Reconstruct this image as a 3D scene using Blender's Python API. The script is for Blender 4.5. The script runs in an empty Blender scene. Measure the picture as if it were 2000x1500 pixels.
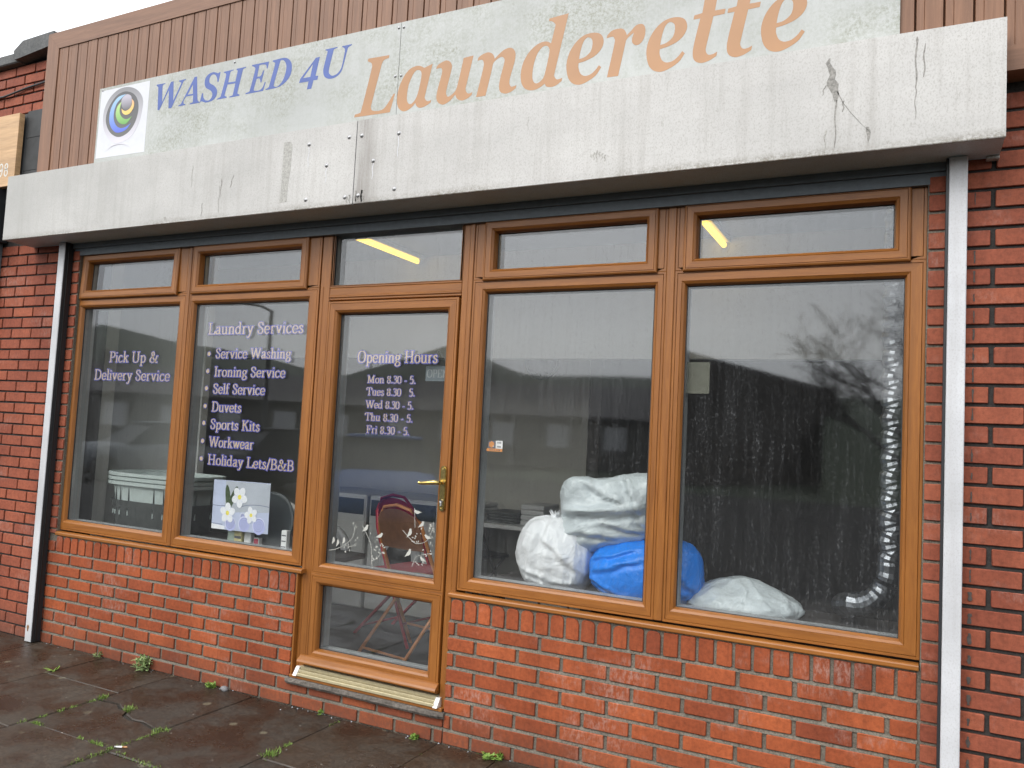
import bpy, math, random
from mathutils import Vector, Matrix, Euler, noise
from mathutils.geometry import tessellate_polygon
random.seed(7)
scene = bpy.context.scene
col = scene.collection
R = math.radians

# ---------------------------------------------------------------- camera
cam_data = bpy.data.cameras.new('camera')
cam_data.sensor_width = 36.0
cam_data.lens = 36.0 * 1555.13 / 2000.0
cam_data.clip_start = 0.05
cam_data.clip_end = 5000
cam = bpy.data.objects.new('camera', cam_data)
col.objects.link(cam)
cam.location = (0.97557, -3.45563, 0.92265)
cam.rotation_euler = (R(93.68366), R(-2.91673), R(26.26746))
scene.camera = cam

# ---------------------------------------------------------------- world and sun (overcast)
SUN_EL, SUN_AZ = 42, 205
world = bpy.data.worlds.new('World'); scene.world = world; world.use_nodes = True
nt = world.node_tree; nt.nodes.clear()
sky = nt.nodes.new('ShaderNodeTexSky'); sky.sky_type = 'NISHITA'; sky.sun_disc = False
sky.sun_elevation = R(SUN_EL); sky.sun_rotation = R(SUN_AZ); sky.dust_density = 4.0
hs = nt.nodes.new('ShaderNodeHueSaturation'); hs.inputs['Saturation'].default_value = 0.22
b1 = nt.nodes.new('ShaderNodeBackground'); b1.inputs['Strength'].default_value = 0.10
tc = nt.nodes.new('ShaderNodeTexCoord')
cl = nt.nodes.new('ShaderNodeTexNoise'); cl.inputs['Scale'].default_value = 1.6; cl.inputs['Detail'].default_value = 4
cr = nt.nodes.new('ShaderNodeValToRGB')
cr.color_ramp.elements[0].position = 0.3; cr.color_ramp.elements[0].color = (0.86, 0.90, 0.95, 1)
cr.color_ramp.elements[1].position = 0.75; cr.color_ramp.elements[1].color = (1.0, 1.0, 1.0, 1)
b2 = nt.nodes.new('ShaderNodeBackground'); b2.inputs['Strength'].default_value = 2.0
ad = nt.nodes.new('ShaderNodeAddShader'); wo = nt.nodes.new('ShaderNodeOutputWorld')
nt.links.new(sky.outputs[0], hs.inputs['Color']); nt.links.new(hs.outputs[0], b1.inputs['Color'])
nt.links.new(tc.outputs['Generated'], cl.inputs['Vector']); nt.links.new(cl.outputs['Fac'], cr.inputs['Fac'])
# overcast sky: the zenith is brighter than the horizon
sz = nt.nodes.new('ShaderNodeSeparateXYZ'); nt.links.new(tc.outputs['Generated'], sz.inputs[0])
mz = nt.nodes.new('ShaderNodeMapRange'); mz.inputs['To Min'].default_value = 0.46; mz.inputs['To Max'].default_value = 1.25
nt.links.new(sz.outputs['Z'], mz.inputs['Value'])
vm = nt.nodes.new('ShaderNodeVectorMath'); vm.operation = 'SCALE'
nt.links.new(cr.outputs[0], vm.inputs[0]); nt.links.new(mz.outputs[0], vm.inputs['Scale'])
nt.links.new(vm.outputs[0], b2.inputs['Color'])
nt.links.new(b1.outputs[0], ad.inputs[0]); nt.links.new(b2.outputs[0], ad.inputs[1])
nt.links.new(ad.outputs[0], wo.inputs['Surface'])
sd = bpy.data.lights.new('sun', 'SUN'); sd.energy = 0.9; sd.angle = R(25); sd.color = (1.0, 0.97, 0.92)
sun = bpy.data.objects.new('sun', sd); col.objects.link(sun)
_az = R(SUN_AZ)
sdir = Vector((math.sin(_az) * math.cos(R(SUN_EL)), math.cos(_az) * math.cos(R(SUN_EL)), math.sin(R(SUN_EL))))
sun.rotation_euler = sdir.to_track_quat('Z', 'Y').to_euler()
sun.location = sdir * 30
vs = scene.view_settings
vs.view_transform = 'Standard'; vs.look = 'None'; vs.gamma = 1; vs.use_curve_mapping = False; vs.exposure = 0.0
scene.render.engine = 'CYCLES'
scene.cycles.use_denoising = True
scene.cycles.max_bounces = 8; scene.cycles.transparent_max_bounces = 16; scene.cycles.caustics_reflective = False

# ---------------------------------------------------------------- material helpers
def newmat(name):
    m = bpy.data.materials.new(name); m.use_nodes = True
    n = m.node_tree; b = n.nodes['Principled BSDF']
    return m, n, b
def nd(n, t, **kw):
    x = n.nodes.new(t)
    for k, v in kw.items():
        if k in x.inputs: x.inputs[k].default_value = v
        else: setattr(x, k, v)
    return x
def rgba(c): return (c[0], c[1], c[2], 1)
def pos(n, scale=(1, 1, 1), rnd=False):
    g = nd(n, 'ShaderNodeNewGeometry'); mp = nd(n, 'ShaderNodeMapping'); mp.inputs['Scale'].default_value = scale
    n.links.new(g.outputs['Position'], mp.inputs['Vector'])
    return mp.outputs[0]
def noi(n, scale, s=5, detail=4, rough=0.6, dist=0.0):
    t = nd(n, 'ShaderNodeTexNoise'); t.inputs['Scale'].default_value = s; t.inputs['Detail'].default_value = detail
    t.inputs['Roughness'].default_value = rough; t.inputs['Distortion'].default_value = dist
    n.links.new(pos(n, scale), t.inputs['Vector']); return t.outputs['Fac']
def ramp(n, fac, stops):
    r = nd(n, 'ShaderNodeValToRGB'); e = r.color_ramp.elements
    while len(e) < len(stops): e.new(0.5)
    for i, (p, c) in enumerate(stops):
        e[i].position = p; e[i].color = rgba(c) if not isinstance(c, (int, float)) else (c, c, c, 1)
    n.links.new(fac, r.inputs['Fac']); return r.outputs['Color']
def mixc(n, fac, a, b, mode='MIX'):
    m = nd(n, 'ShaderNodeMix', data_type='RGBA', blend_type=mode)
    for sck, v in ((m.inputs[0], fac), (m.inputs[6], a), (m.inputs[7], b)):
        if isinstance(v, (int, float)): sck.default_value = v
        elif isinstance(v, tuple): sck.default_value = rgba(v)
        else: n.links.new(v, sck)
    return m.outputs[2]
def mth(n, op, a, b=0.0, clamp=False):
    m = nd(n, 'ShaderNodeMath', operation=op); m.use_clamp = clamp
    for i, v in enumerate((a, b)):
        if isinstance(v, (int, float)): m.inputs[i].default_value = v
        else: n.links.new(v, m.inputs[i])
    return m.outputs[0]
def bump(n, b, h, strength=0.3, dist=0.002):
    bp = nd(n, 'ShaderNodeBump', Strength=strength, Distance=dist)
    n.links.new(h, bp.inputs['Height']); n.links.new(bp.outputs[0], b.inputs['Normal'])
def simple(name, c, rough=0.5, metal=0.0, spec=0.5, var=0.12, vs=30, bmp=0.0, trans=0.0):
    m, n, b = newmat(name)
    f = noi(n, (1, 1, 1), vs, 5)
    lo = tuple(x * (1 - var) for x in c); hi = tuple(min(1, x * (1 + var)) for x in c)
    n.links.new(ramp(n, f, [(0.3, lo), (0.7, hi)]), b.inputs['Base Color'])
    b.inputs['Roughness'].default_value = rough; b.inputs['Metallic'].default_value = metal
    b.inputs['Specular IOR Level'].default_value = spec
    if trans: b.inputs['Transmission Weight'].default_value = trans
    if bmp: bump(n, b, f, bmp)
    return m

MAT = {}
def oak(name, scale, c_lo, c_hi, rough=0.38):
    m, n, b = newmat(name)
    f = noi(n, scale, 1.0, 8, 0.65, 1.2)
    f2 = noi(n, tuple(x * 0.25 for x in scale), 1.0, 3, 0.5, 0.6)
    c1 = ramp(n, f, [(0.30, c_lo), (0.50, tuple(a * .5 + b_ * .5 for a, b_ in zip(c_lo, c_hi))), (0.68, c_hi)])
    c2 = ramp(n, f2, [(0.3, (0.78, 0.74, 0.70)), (0.7, (1.1, 1.06, 1.0))])
    cc = mixc(n, 1.0, c1, c2, 'MULTIPLY')
    # rain droplets and grime specks
    v = nd(n, 'ShaderNodeTexVoronoi'); v.inputs['Scale'].default_value = 1.0; n.links.new(pos(n, (150, 150, 110)), v.inputs['Vector'])
    cc = mixc(n, ramp(n, v.outputs['Distance'], [(0.05, 0.30), (0.11, 0.0)]), cc, (0.60, 0.42, 0.26))
    n.links.new(cc, b.inputs['Base Color'])
    b.inputs['Roughness'].default_value = rough; b.inputs['Specular IOR Level'].default_value = 0.45
    bump(n, b, f, 0.15, 0.0008); return m
MAT['oak_h'] = oak('oak_foil_horizontal', (6, 60, 90), (0.235, 0.086, 0.018), (0.330, 0.132, 0.028))
MAT['oak_v'] = oak('oak_foil_vertical', (90, 60, 6), (0.235, 0.086, 0.018), (0.330, 0.132, 0.028))
MAT['clad_v'] = oak('cladding_brown_vertical', (60, 40, 3.5), (0.175, 0.085, 0.047), (0.25, 0.130, 0.076), 0.5)
MAT['clad_h'] = oak('cladding_brown_horizontal', (3.5, 40, 60), (0.175, 0.085, 0.047), (0.25, 0.130, 0.076), 0.5)

def brickmat(name, lo, hi, rnd_dark, effl):
    m, n, b = newmat(name)
    oi = nd(n, 'ShaderNodeObjectInfo')
    base = ramp(n, oi.outputs['Random'], [(0.0, lo), (0.22, tuple(x * .86 + y * .14 for x, y in zip(lo, hi))), (0.55, tuple(x * .45 + y * .55 for x, y in zip(lo, hi))), (0.85, hi), (1.0, rnd_dark)])
    f = noi(n, (1, 1, 1), 48, 6, 0.75)
    cc = mixc(n, 1.0, base, ramp(n, f, [(0.3, 0.66), (0.5, 1.0), (0.72, 1.30)]), 'MULTIPLY')
    g = noi(n, (3.0, 3.0, 0.9), 1.0, 3)
    cc = mixc(n, 1.0, cc, ramp(n, g, [(0.3, (0.68, 0.62, 0.60)), (0.62, (1.08, 1.06, 1.0))]), 'MULTIPLY')
    # vertical drip film
    d = noi(n, (70, 70, 5), 1.0, 4, 0.6)
    cc = mixc(n, mth(n, 'MULTIPLY', ramp(n, d, [(0.52, 0.0), (0.72, 1.0)]), 0.28), cc, tuple(x * .55 for x in lo))
    if effl:
        e1 = noi(n, (2.2, 2.2, 4.0), 1.0, 4); e2 = noi(n, (60, 60, 26), 1.0, 5, 0.75)
        fac = mth(n, 'MULTIPLY', ramp(n, e1, [(0.54, 0.0), (0.66, 1.0)]), ramp(n, e2, [(0.45, 0.0), (0.75, 1.0)]))
        cc = mixc(n, mth(n, 'MULTIPLY', fac, effl), cc, (0.60, 0.52, 0.47))
    # green-black grime close to the pavement
    sx = nd(n, 'ShaderNodeSeparateXYZ'); g2 = nd(n, 'ShaderNodeNewGeometry'); n.links.new(g2.outputs['Position'], sx.inputs[0])
    hgt = ramp(n, mth(n, 'ADD', sx.outputs['Z'], mth(n, 'MULTIPLY', f, 0.25)), [(0.0, 1.0), (0.001, 1.0)])
    low = nd(n, 'ShaderNodeMapRange'); low.inputs['From Min'].default_value = -0.60; low.inputs['From Max'].default_value = -0.36
    low.inputs['To Min'].default_value = 0.8; low.inputs['To Max'].default_value = 0.0
    n.links.new(sx.outputs['Z'], low.inputs['Value'])
    cc = mixc(n, mth(n, 'MULTIPLY', low.outputs[0], ramp(n, e2 if effl else d, [(0.3, 1.0), (0.7, 0.3)])), cc, (0.075, 0.045, 0.034))
    n.links.new(cc, b.inputs['Base Color'])
    b.inputs['Roughness'].default_value = 0.7; b.inputs['Specular IOR Level'].default_value = 0.25
    bump(n, b, f, 0.35, 0.0012)
    return m
MAT['brick_low'] = brickmat('orange_red_brick', (0.262, 0.064, 0.026), (0.365, 0.094, 0.035), (0.235, 0.058, 0.027), 0.45)
MAT['brick_pier'] = brickmat('smooth_red_brick', (0.245, 0.069, 0.041), (0.305, 0.090, 0.050), (0.265, 0.076, 0.043), 0.30)

def speck(name, c1, c2, s=120, rough=0.9, bmp=0.5):
    m, n, b = newmat(name)
    f = noi(n, (1, 1, 1), s, 6, 0.75); g = noi(n, (1, 1, 1), 6, 3)
    cc = mixc(n, 1.0, ramp(n, f, [(0.32, c1), (0.68, c2)]), ramp(n, g, [(0.3, 0.7), (0.7, 1.1)]), 'MULTIPLY')
    n.links.new(cc, b.inputs['Base Color']); b.inputs['Roughness'].default_value = rough
    bump(n, b, f, bmp, 0.003); return m
MAT['mortar'] = speck('grey_mortar', (0.070, 0.060, 0.046), (0.25, 0.22, 0.175))
MAT['mortar_dark'] = speck('black_mortar', (0.016, 0.014, 0.013), (0.050, 0.045, 0.041))
MAT['concrete_rough'] = speck('weathered_concrete', (0.045, 0.038, 0.032), (0.20, 0.175, 0.15), 60)
MAT['asphalt'] = speck('wet_asphalt', (0.015, 0.015, 0.015), (0.038, 0.037, 0.036), 90, 0.95)
MAT['asphalt'].node_tree.nodes['Principled BSDF'].inputs['Specular IOR Level'].default_value = 0.1
MAT['jointfill'] = speck('joint_dirt', (0.012, 0.010, 0.008), (0.035, 0.03, 0.022), 60)

def slabmat():
    m, n, b = newmat('wet_paving_slab')
    oi = nd(n, 'ShaderNodeObjectInfo')
    f = noi(n, (1, 1, 1), 75, 8, 0.9); g = noi(n, (1, 1, 1), 3.2, 5, 0.65); h = noi(n, (1, 1, 1), 22, 4, 0.7)
    cc = ramp(n, g, [(0.3, (0.030, 0.019, 0.012)), (0.5, (0.052, 0.036, 0.024)), (0.72, (0.068, 0.057, 0.043))])
    cc = mixc(n, 1.0, cc, ramp(n, f, [(0.32, 0.28), (0.5, 0.9), (0.66, 2.6)]), 'MULTIPLY')
    cc = mixc(n, 1.0, cc, ramp(n, oi.outputs['Random'], [(0.0, (0.52, 0.53, 0.54)), (1.0, (0.82, 0.78, 0.72))]), 'MULTIPLY')
    # pale lichen rings and scuffs
    v = nd(n, 'ShaderNodeTexVoronoi'); v.inputs['Scale'].default_value = 5.5; n.links.new(pos(n, (1, 1, 1)), v.inputs['Vector'])
    dd = mth(n, 'ADD', v.outputs['Distance'], mth(n, 'MULTIPLY', h, 0.10))
    lic = mth(n, 'MULTIPLY', ramp(n, dd, [(0.14, 1.0), (0.19, 0.0)]), ramp(n, v.outputs['Color'], [(0.50, 0.0), (0.58, 0.60)]))
    cc = mixc(n, lic, cc, (0.17, 0.155, 0.105))
    sp = nd(n, 'ShaderNodeTexVoronoi'); sp.inputs['Scale'].default_value = 26; n.links.new(pos(n, (1, 1, 1)), sp.inputs['Vector'])
    cc = mixc(n, mth(n, 'MULTIPLY', ramp(n, sp.outputs['Distance'], [(0.08, 1.0), (0.14, 0.0)]), ramp(n, sp.outputs['Color'], [(0.78, 0.0), (0.82, 0.8)])), cc, (0.30, 0.27, 0.23))
    n.links.new(cc, b.inputs['Base Color'])
    wet = ramp(n, g, [(0.40, 0.26), (0.58, 0.66)])
    n.links.new(wet, b.inputs['Roughness']); b.inputs['Specular IOR Level'].default_value = 0.45
    bump(n, b, mth(n, 'ADD', f, h), 0.7, 0.003)
    return m
MAT['slab'] = slabmat()

def paintmetal(name, base, dirt, amount=1.0, streak=1.0, green=0.0, rough=0.5, box=False):
    m, n, b = newmat(name)
    f = noi(n, (1, 1, 0.7), 160, 4, 0.8); s = noi(n, (22, 22, 1.1), 1.0, 6, 0.72); g = noi(n, (1.1, 1.1, 2.2), 1.0, 4)
    cc = ramp(n, g, [(0.3, tuple(x * 0.76 for x in base)), (0.65, base)])
    cc = mixc(n, mth(n, 'MULTIPLY', ramp(n, f, [(0.36, 1.0), (0.50, 0.0)]), 0.62 * amount), cc, dirt)
    cc = mixc(n, mth(n, 'MULTIPLY', ramp(n, s, [(0.48, 0.0), (0.70, 1.0)]), 0.38 * streak), cc, dirt)
    if green:
        q = noi(n, (2.2, 2.2, 2.6), 1.0, 5, 0.7); q2 = noi(n, (1, 1, 1), 75, 5, 0.8)
        cc = mixc(n, mth(n, 'MULTIPLY', mth(n, 'MULTIPLY', ramp(n, q, [(0.42, 0.0), (0.62, 1.0)]), ramp(n, q2, [(0.42, 0.0), (0.6, 1.0)])), green), cc, (0.24, 0.25, 0.19))
    if box:   # grime along the lower lip and beside the joint; greyer towards the left end
        gp = nd(n, 'ShaderNodeNewGeometry'); sp = nd(n, 'ShaderNodeSeparateXYZ'); n.links.new(gp.outputs['Position'], sp.inputs[0])
        q3 = noi(n, (1, 1, 1), 70, 5, 0.85)
        def rng(src, a, b_, t0, t1):
            r_ = nd(n, 'ShaderNodeMapRange'); n.links.new(src, r_.inputs['Value'])
            for k_, v_ in (('From Min', a), ('From Max', b_), ('To Min', t0), ('To Max', t1)): r_.inputs[k_].default_value = v_
            return r_.outputs[0]
        lip = mth(n, 'MULTIPLY', rng(sp.outputs['Z'], 2.074, 2.108, 1.0, 0.0), ramp(n, q3, [(0.40, 0.0), (0.58, 1.0)]))
        lipx = ramp(n, noi(n, (2.3, 2.3, 0.1), 1.0, 3), [(0.40, 0.15), (0.62, 1.0)])
        cc = mixc(n, mth(n, 'MULTIPLY', mth(n, 'MULTIPLY', lip, lipx), 0.85), cc, (0.16, 0.14, 0.10))
        jn = mth(n, 'MULTIPLY', rng(mth(n, 'ABSOLUTE', mth(n, 'ADD', sp.outputs['X'], 1.555)), 0.0, 0.11, 1.0, 0.0), ramp(n, s, [(0.34, 0.25), (0.6, 1.0)]))
        cc = mixc(n, mth(n, 'MULTIPLY', jn, 0.85), cc, (0.22, 0.20, 0.18))
        ex = mth(n, 'MULTIPLY', rng(sp.outputs['X'], -4.57, -1.6, 1.0, 0.0), ramp(n, g, [(0.25, 1.0), (0.7, 0.55)]))
        cc = mixc(n, mth(n, 'MULTIPLY', ex, 0.50), cc, (0.34, 0.34, 0.315))
    n.links.new(cc, b.inputs['Base Color']); b.inputs['Roughness'].default_value = rough
    bump(n, b, f, 0.04, 0.0004)
    return m
MAT['shutter'] = paintmetal('weathered_white_coated_metal', (0.555, 0.545, 0.525), (0.24, 0.22, 0.19), 0.75, 0.75, box=True)
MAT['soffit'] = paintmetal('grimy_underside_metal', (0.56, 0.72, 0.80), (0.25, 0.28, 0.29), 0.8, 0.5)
MAT['rail'] = paintmetal('white_guide_rail_metal', (0.62, 0.63, 0.65), (0.30, 0.28, 0.26), 0.5, 0.5)
MAT['signboard'] = paintmetal('algae_marked_white_sign', (0.48, 0.495, 0.48), (0.27, 0.28, 0.235), 0.45, 0.60, 0.80)
MAT['sticker_white'] = simple('white_vinyl', (0.60, 0.61, 0.64), 0.35, var=0.03)
MAT['peach'] = simple('faded_orange_vinyl', (0.385, 0.198, 0.088), 0.45, var=0.05, vs=6)
MAT['blue'] = simple('faded_blue_vinyl', (0.055, 0.10, 0.33), 0.45, var=0.10, vs=12)
MAT['peach_text'] = simple('peach_window_vinyl', (0.50, 0.385, 0.26), 0.5, var=0.04)
MAT['blue_text'] = simple('blue_window_vinyl', (0.075, 0.08, 0.36), 0.5, var=0.04)
MAT['white_text'] = simple('white_window_vinyl', (0.62, 0.61, 0.56), 0.5, var=0.04)
MAT['dark_metal'] = simple('dark_channel_metal', (0.022, 0.024, 0.027), 0.45)
MAT['lintel'] = simple('dark_lintel_board', (0.11, 0.135, 0.155), 0.5)
MAT['seal'] = simple('black_rubber_seal', (0.012, 0.012, 0.012), 0.5)
MAT['inner_frame'] = simple('pale_inner_frame', (0.30, 0.31, 0.31), 0.5, var=0.04)
MAT['brass'] = simple('tarnished_brass', (0.58, 0.44, 0.16), 0.22, 1.0, var=0.2, vs=60)
MAT['gold_ano'] = simple('gold_anodised_threshold', (0.46, 0.40, 0.25), 0.5, 0.3, var=0.12, vs=50)
MAT['white_plastic'] = simple('white_plastic', (0.72, 0.70, 0.66), 0.4, var=0.04)
MAT['steel'] = simple('zinc_screw', (0.40, 0.40, 0.40), 0.4, 0.7)
MAT['slate'] = speck('roof_slate', (0.05, 0.053, 0.055), (0.13, 0.13, 0.125), 50, 0.7)
MAT['charcoal'] = simple('charcoal_panel', (0.035, 0.037, 0.038), 0.7, var=0.3, vs=9)
MAT['tan_wood'] = oak('pale_oak_sign_board', (4, 20, 70), (0.46, 0.29, 0.15), (0.62, 0.42, 0.24), 0.5)
MAT['room_wall'] = simple('beige_plaster', (0.46, 0.44, 0.385), 0.9, var=0.05, vs=3)
MAT['bulkhead'] = simple('white_painted_bulkhead', (0.78, 0.78, 0.74), 0.9, var=0.03, vs=3)
MAT['room_dark'] = simple('dark_brown_partition', (0.045, 0.036, 0.030), 0.7, var=0.2, vs=4)
MAT['room_ceiling'] = simple('ceiling_tile', (0.20, 0.20, 0.165), 0.9, var=0.05, vs=3)
MAT['room_floor'] = simple('vinyl_floor', (0.03, 0.031, 0.031), 0.5, var=0.15, vs=5)
MAT['board'] = simple('dark_inner_sill', (0.05, 0.045, 0.042), 0.5)

def glassmat(name, fog):
    m, n, b = newmat(name); n.nodes.remove(b)
    out = n.nodes['Material Output']
    tr = nd(n, 'ShaderNodeBsdfTransparent'); tr.inputs[0].default_value = (0.975, 0.985, 0.98, 1)
    gl = nd(n, 'ShaderNodeBsdfGlossy'); gl.inputs['Roughness'].default_value = 0.025 * fog
    gl.inputs['Color'].default_value = (0.93, 0.96, 1.0, 1)
    gg = nd(n, 'ShaderNodeNewGeometry'); dt = nd(n, 'ShaderNodeVectorMath', operation='DOT_PRODUCT')
    n.links.new(gg.outputs['Normal'], dt.inputs[0]); n.links.new(gg.outputs['Incoming'], dt.inputs[1])
    sch = mth(n, 'ADD', mth(n, 'MULTIPLY', mth(n, 'POWER', mth(n, 'SUBTRACT', 1.0, mth(n, 'ABSOLUTE', dt.outputs['Value']), True), 5.0), 0.95), 0.05)
    h = noi(n, (1, 1, 0.8), 190, 3, 0.7); w = noi(n, (1, 1, 1), 4.0, 2)
    bp = nd(n, 'ShaderNodeBump', Strength=0.02 + 0.04 * fog, Distance=0.0003)
    n.links.new(mth(n, 'ADD', h, mth(n, 'MULTIPLY', w, 0.7)), bp.inputs['Height'])
    n.links.new(bp.outputs[0], gl.inputs['Normal'])
    mx = nd(n, 'ShaderNodeMixShader')
    n.links.new(mth(n, 'MULTIPLY', sch, 1.5, True), mx.inputs[0])
    n.links.new(tr.outputs[0], mx.inputs[1]); n.links.new(gl.outputs[0], mx.inputs[2])
    # condensation: droplets in vertical runs
    dr = noi(n, (1, 1, 0.6), 120, 1, 0.5); st = noi(n, (48, 48, 2.2), 1.0, 4, 0.7); pt = noi(n, (2.1, 2.1, 1.3), 1.0, 3)
    d1 = ramp(n, dr, [(0.56, 0.0), (0.72, 1.0)]); d2 = ramp(n, st, [(0.36, 1.0), (0.55, 0.25)]); d3 = ramp(n, pt, [(0.32, 0.35), (0.55, 1.0)])
    fac = mth(n, 'MULTIPLY', mth(n, 'MULTIPLY', d1, d2), d3)
    df = nd(n, 'ShaderNodeBsdfDiffuse'); df.inputs[0].default_value = (0.62, 0.64, 0.66, 1)
    tl = nd(n, 'ShaderNodeBsdfTranslucent'); tl.inputs[0].default_value = (0.5, 0.5, 0.5, 1)
    fx = nd(n, 'ShaderNodeMixShader'); fx.inputs[0].default_value = 0.3
    n.links.new(df.outputs[0], fx.inputs[1]); n.links.new(tl.outputs[0], fx.inputs[2])
    m2 = nd(n, 'ShaderNodeMixShader')
    n.links.new(mth(n, 'ADD', mth(n, 'ADD', mth(n, 'MULTIPLY', fac, 0.11 * fog), mth(n, 'MULTIPLY', d3, mth(n, 'MULTIPLY', d2, 0.030 * fog))), 0.003), m2.inputs[0])
    n.links.new(mx.outputs[0], m2.inputs[1]); n.links.new(fx.outputs[0], m2.inputs[2])
    n.links.new(m2.outputs[0], out.inputs['Surface'])
    return m
MAT['glass_fog'] = glassmat('wet_misted_glass', 1.0)
MAT['glass_clear'] = glassmat('glass_lightly_marked', 0.25)

# ---------------------------------------------------------------- mesh helpers
WL = {}
def wloc(o): return WL.get(o.name, Vector((0, 0, 0))) if o else Vector((0, 0, 0))
def thing(name, label, cat, loc=(0, 0, 0), group=None, kind=None):
    o = bpy.data.objects.new(name, None); o.empty_display_size = 0.1; col.objects.link(o); o.location = loc
    WL[o.name] = Vector(loc)
    if label: o['label'] = label
    if cat: o['category'] = cat
    if group: o['group'] = group
    if kind: o['kind'] = kind
    return o
def tag(o, label, cat, group=None):
    o['label'] = label; o['category'] = cat
    if group: o['group'] = group
    return o
class MB:
    def __init__(s): s.v = []; s.f = []; s.m = []; s.sm = []
    def add(s, vs, fs, mi=0, smooth=False):
        k = len(s.v); s.v += [tuple(p) for p in vs]
        for i, f in enumerate(fs):
            s.f.append(tuple(k + j for j in f)); s.m.append(mi[i] if isinstance(mi, list) else mi); s.sm.append(smooth)
        return s
    def box(s, x0, x1, y0, y1, z0, z1, mi=0, M=None):
        vs = [(x0, y0, z0), (x1, y0, z0), (x1, y1, z0), (x0, y1, z0), (x0, y0, z1), (x1, y0, z1), (x1, y1, z1), (x0, y1, z1)]
        if M: vs = [M @ Vector(v) for v in vs]
        return s.add(vs, [(0, 3, 2, 1), (4, 5, 6, 7), (0, 1, 5, 4), (1, 2, 6, 5), (2, 3, 7, 6), (3, 0, 4, 7)], mi)
    def bevbox(s, x0, x1, y0, y1, z0, z1, b=0.003, mi=0, M=None):
        vs = []
        for x, y, z in [(x0, y0, z0), (x1, y0, z0), (x1, y1, z0), (x0, y1, z0), (x0, y0, z1), (x1, y0, z1), (x1, y1, z1), (x0, y1, z1)]:
            sx = b if x == x0 else -b; sy = b if y == y0 else -b; sz = b if z == z0 else -b
            vs += [(x, y + sy, z + sz), (x + sx, y, z + sz), (x + sx, y + sy, z)]
        F = []
        def q(a, ia, b_, ib, c, ic, d, id_): F.append((a * 3 + ia, b_ * 3 + ib, c * 3 + ic, d * 3 + id_))
        for (a, b_, c, d, i) in [(0, 3, 2, 1, 2), (4, 5, 6, 7, 2), (0, 1, 5, 4, 1), (2, 3, 7, 6, 1), (1, 2, 6, 5, 0), (3, 0, 4, 7, 0)]:
            q(a, i, b_, i, c, i, d, i)
        for a, b_, i, j in [(0, 1, 1, 2), (2, 3, 1, 2), (5, 4, 1, 2), (7, 6, 1, 2), (1, 2, 0, 2), (3, 0, 0, 2), (6, 5, 0, 2), (4, 7, 0, 2), (0, 4, 0, 1), (5, 1, 0, 1), (2, 6, 0, 1), (7, 3, 0, 1)]:
            F.append((a * 3 + i, a * 3 + j, b_ * 3 + j, b_ * 3 + i))
        for k in range(8): F.append((k * 3, k * 3 + 1, k * 3 + 2))
        if M: vs = [M @ Vector(v) for v in vs]
        return s.add(vs, F, mi)
    def tube(s, pts, r, n=8, mi=0, cap=True, smooth=True):
        pts = [Vector(p) for p in pts]; rs = r if isinstance(r, (list, tuple)) else [r] * len(pts)
        k = []; up = Vector((0.13, 0.21, 0.97))
        vs = []; fs = []
        for i, p in enumerate(pts):
            t = (pts[min(i + 1, len(pts) - 1)] - pts[max(i - 1, 0)]).normalized()
            a = t.cross(up if abs(t.dot(up)) < 0.95 else Vector((1, 0, 0))).normalized(); b = t.cross(a)
            for j in range(n):
                w = 2 * math.pi * j / n
                vs.append(p + (a * math.cos(w) + b * math.sin(w)) * rs[i])
        for i in range(len(pts) - 1):
            for j in range(n): fs.append((i * n + j, i * n + (j + 1) % n, (i + 1) * n + (j + 1) % n, (i + 1) * n + j))
        if cap: fs.append(tuple(range(n))); fs.append(tuple((len(pts) - 1) * n + j for j in range(n - 1, -1, -1)))
        return s.add(vs, fs, mi, smooth)
    def lathe(s, prof, n=24, mi=0, M=None, smooth=True):
        vs = []; fs = []
        for (r, z) in prof:
            for j in range(n):
                w = 2 * math.pi * j / n; vs.append(Vector((r * math.cos(w), r * math.sin(w), z)))
        for i in range(len(prof) - 1):
            for j in range(n): fs.append((i * n + j, i * n + (j + 1) % n, (i + 1) * n + (j + 1) % n, (i + 1) * n + j))
        fs.append(tuple(range(n - 1, -1, -1))); fs.append(tuple((len(prof) - 1) * n + j for j in range(n)))
        if M: vs = [M @ v for v in vs]
        return s.add(vs, fs, mi, smooth)
    def plate(s, contours, y, th=0.0012, mi=0, mapf=None):
        """flat shape in the XZ plane (front towards -Y) with thickness"""
        polys = [[Vector((p[0], p[1], 0)) for p in c] for c in contours]
        tris = tessellate_polygon(polys)
        flat = [p for c in polys for p in c]; n = len(flat)
        f3 = (lambda x, z, yy: (x, yy, z)) if mapf is None else mapf
        vs = [f3(p.x, p.y, y) for p in flat] + [f3(p.x, p.y, y + th) for p in flat]
        fs = []
        for t in tris:
            a, b, c = (flat[i] for i in t)
            ar = (b.x - a.x) * (c.y - a.y) - (b.y - a.y) * (c.x - a.x)
            if abs(ar) < 1e-12: continue
            fs.append(tuple(t) if ar > 0 else (t[0], t[2], t[1]))
        k = 0
        for c in polys:
            for i in range(len(c)):
                j = (i + 1) % len(c); fs.append((k + i, k + j, n + k + j, n + k + i))
            k += len(c)
        return s.add(vs, fs, mi)
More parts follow.
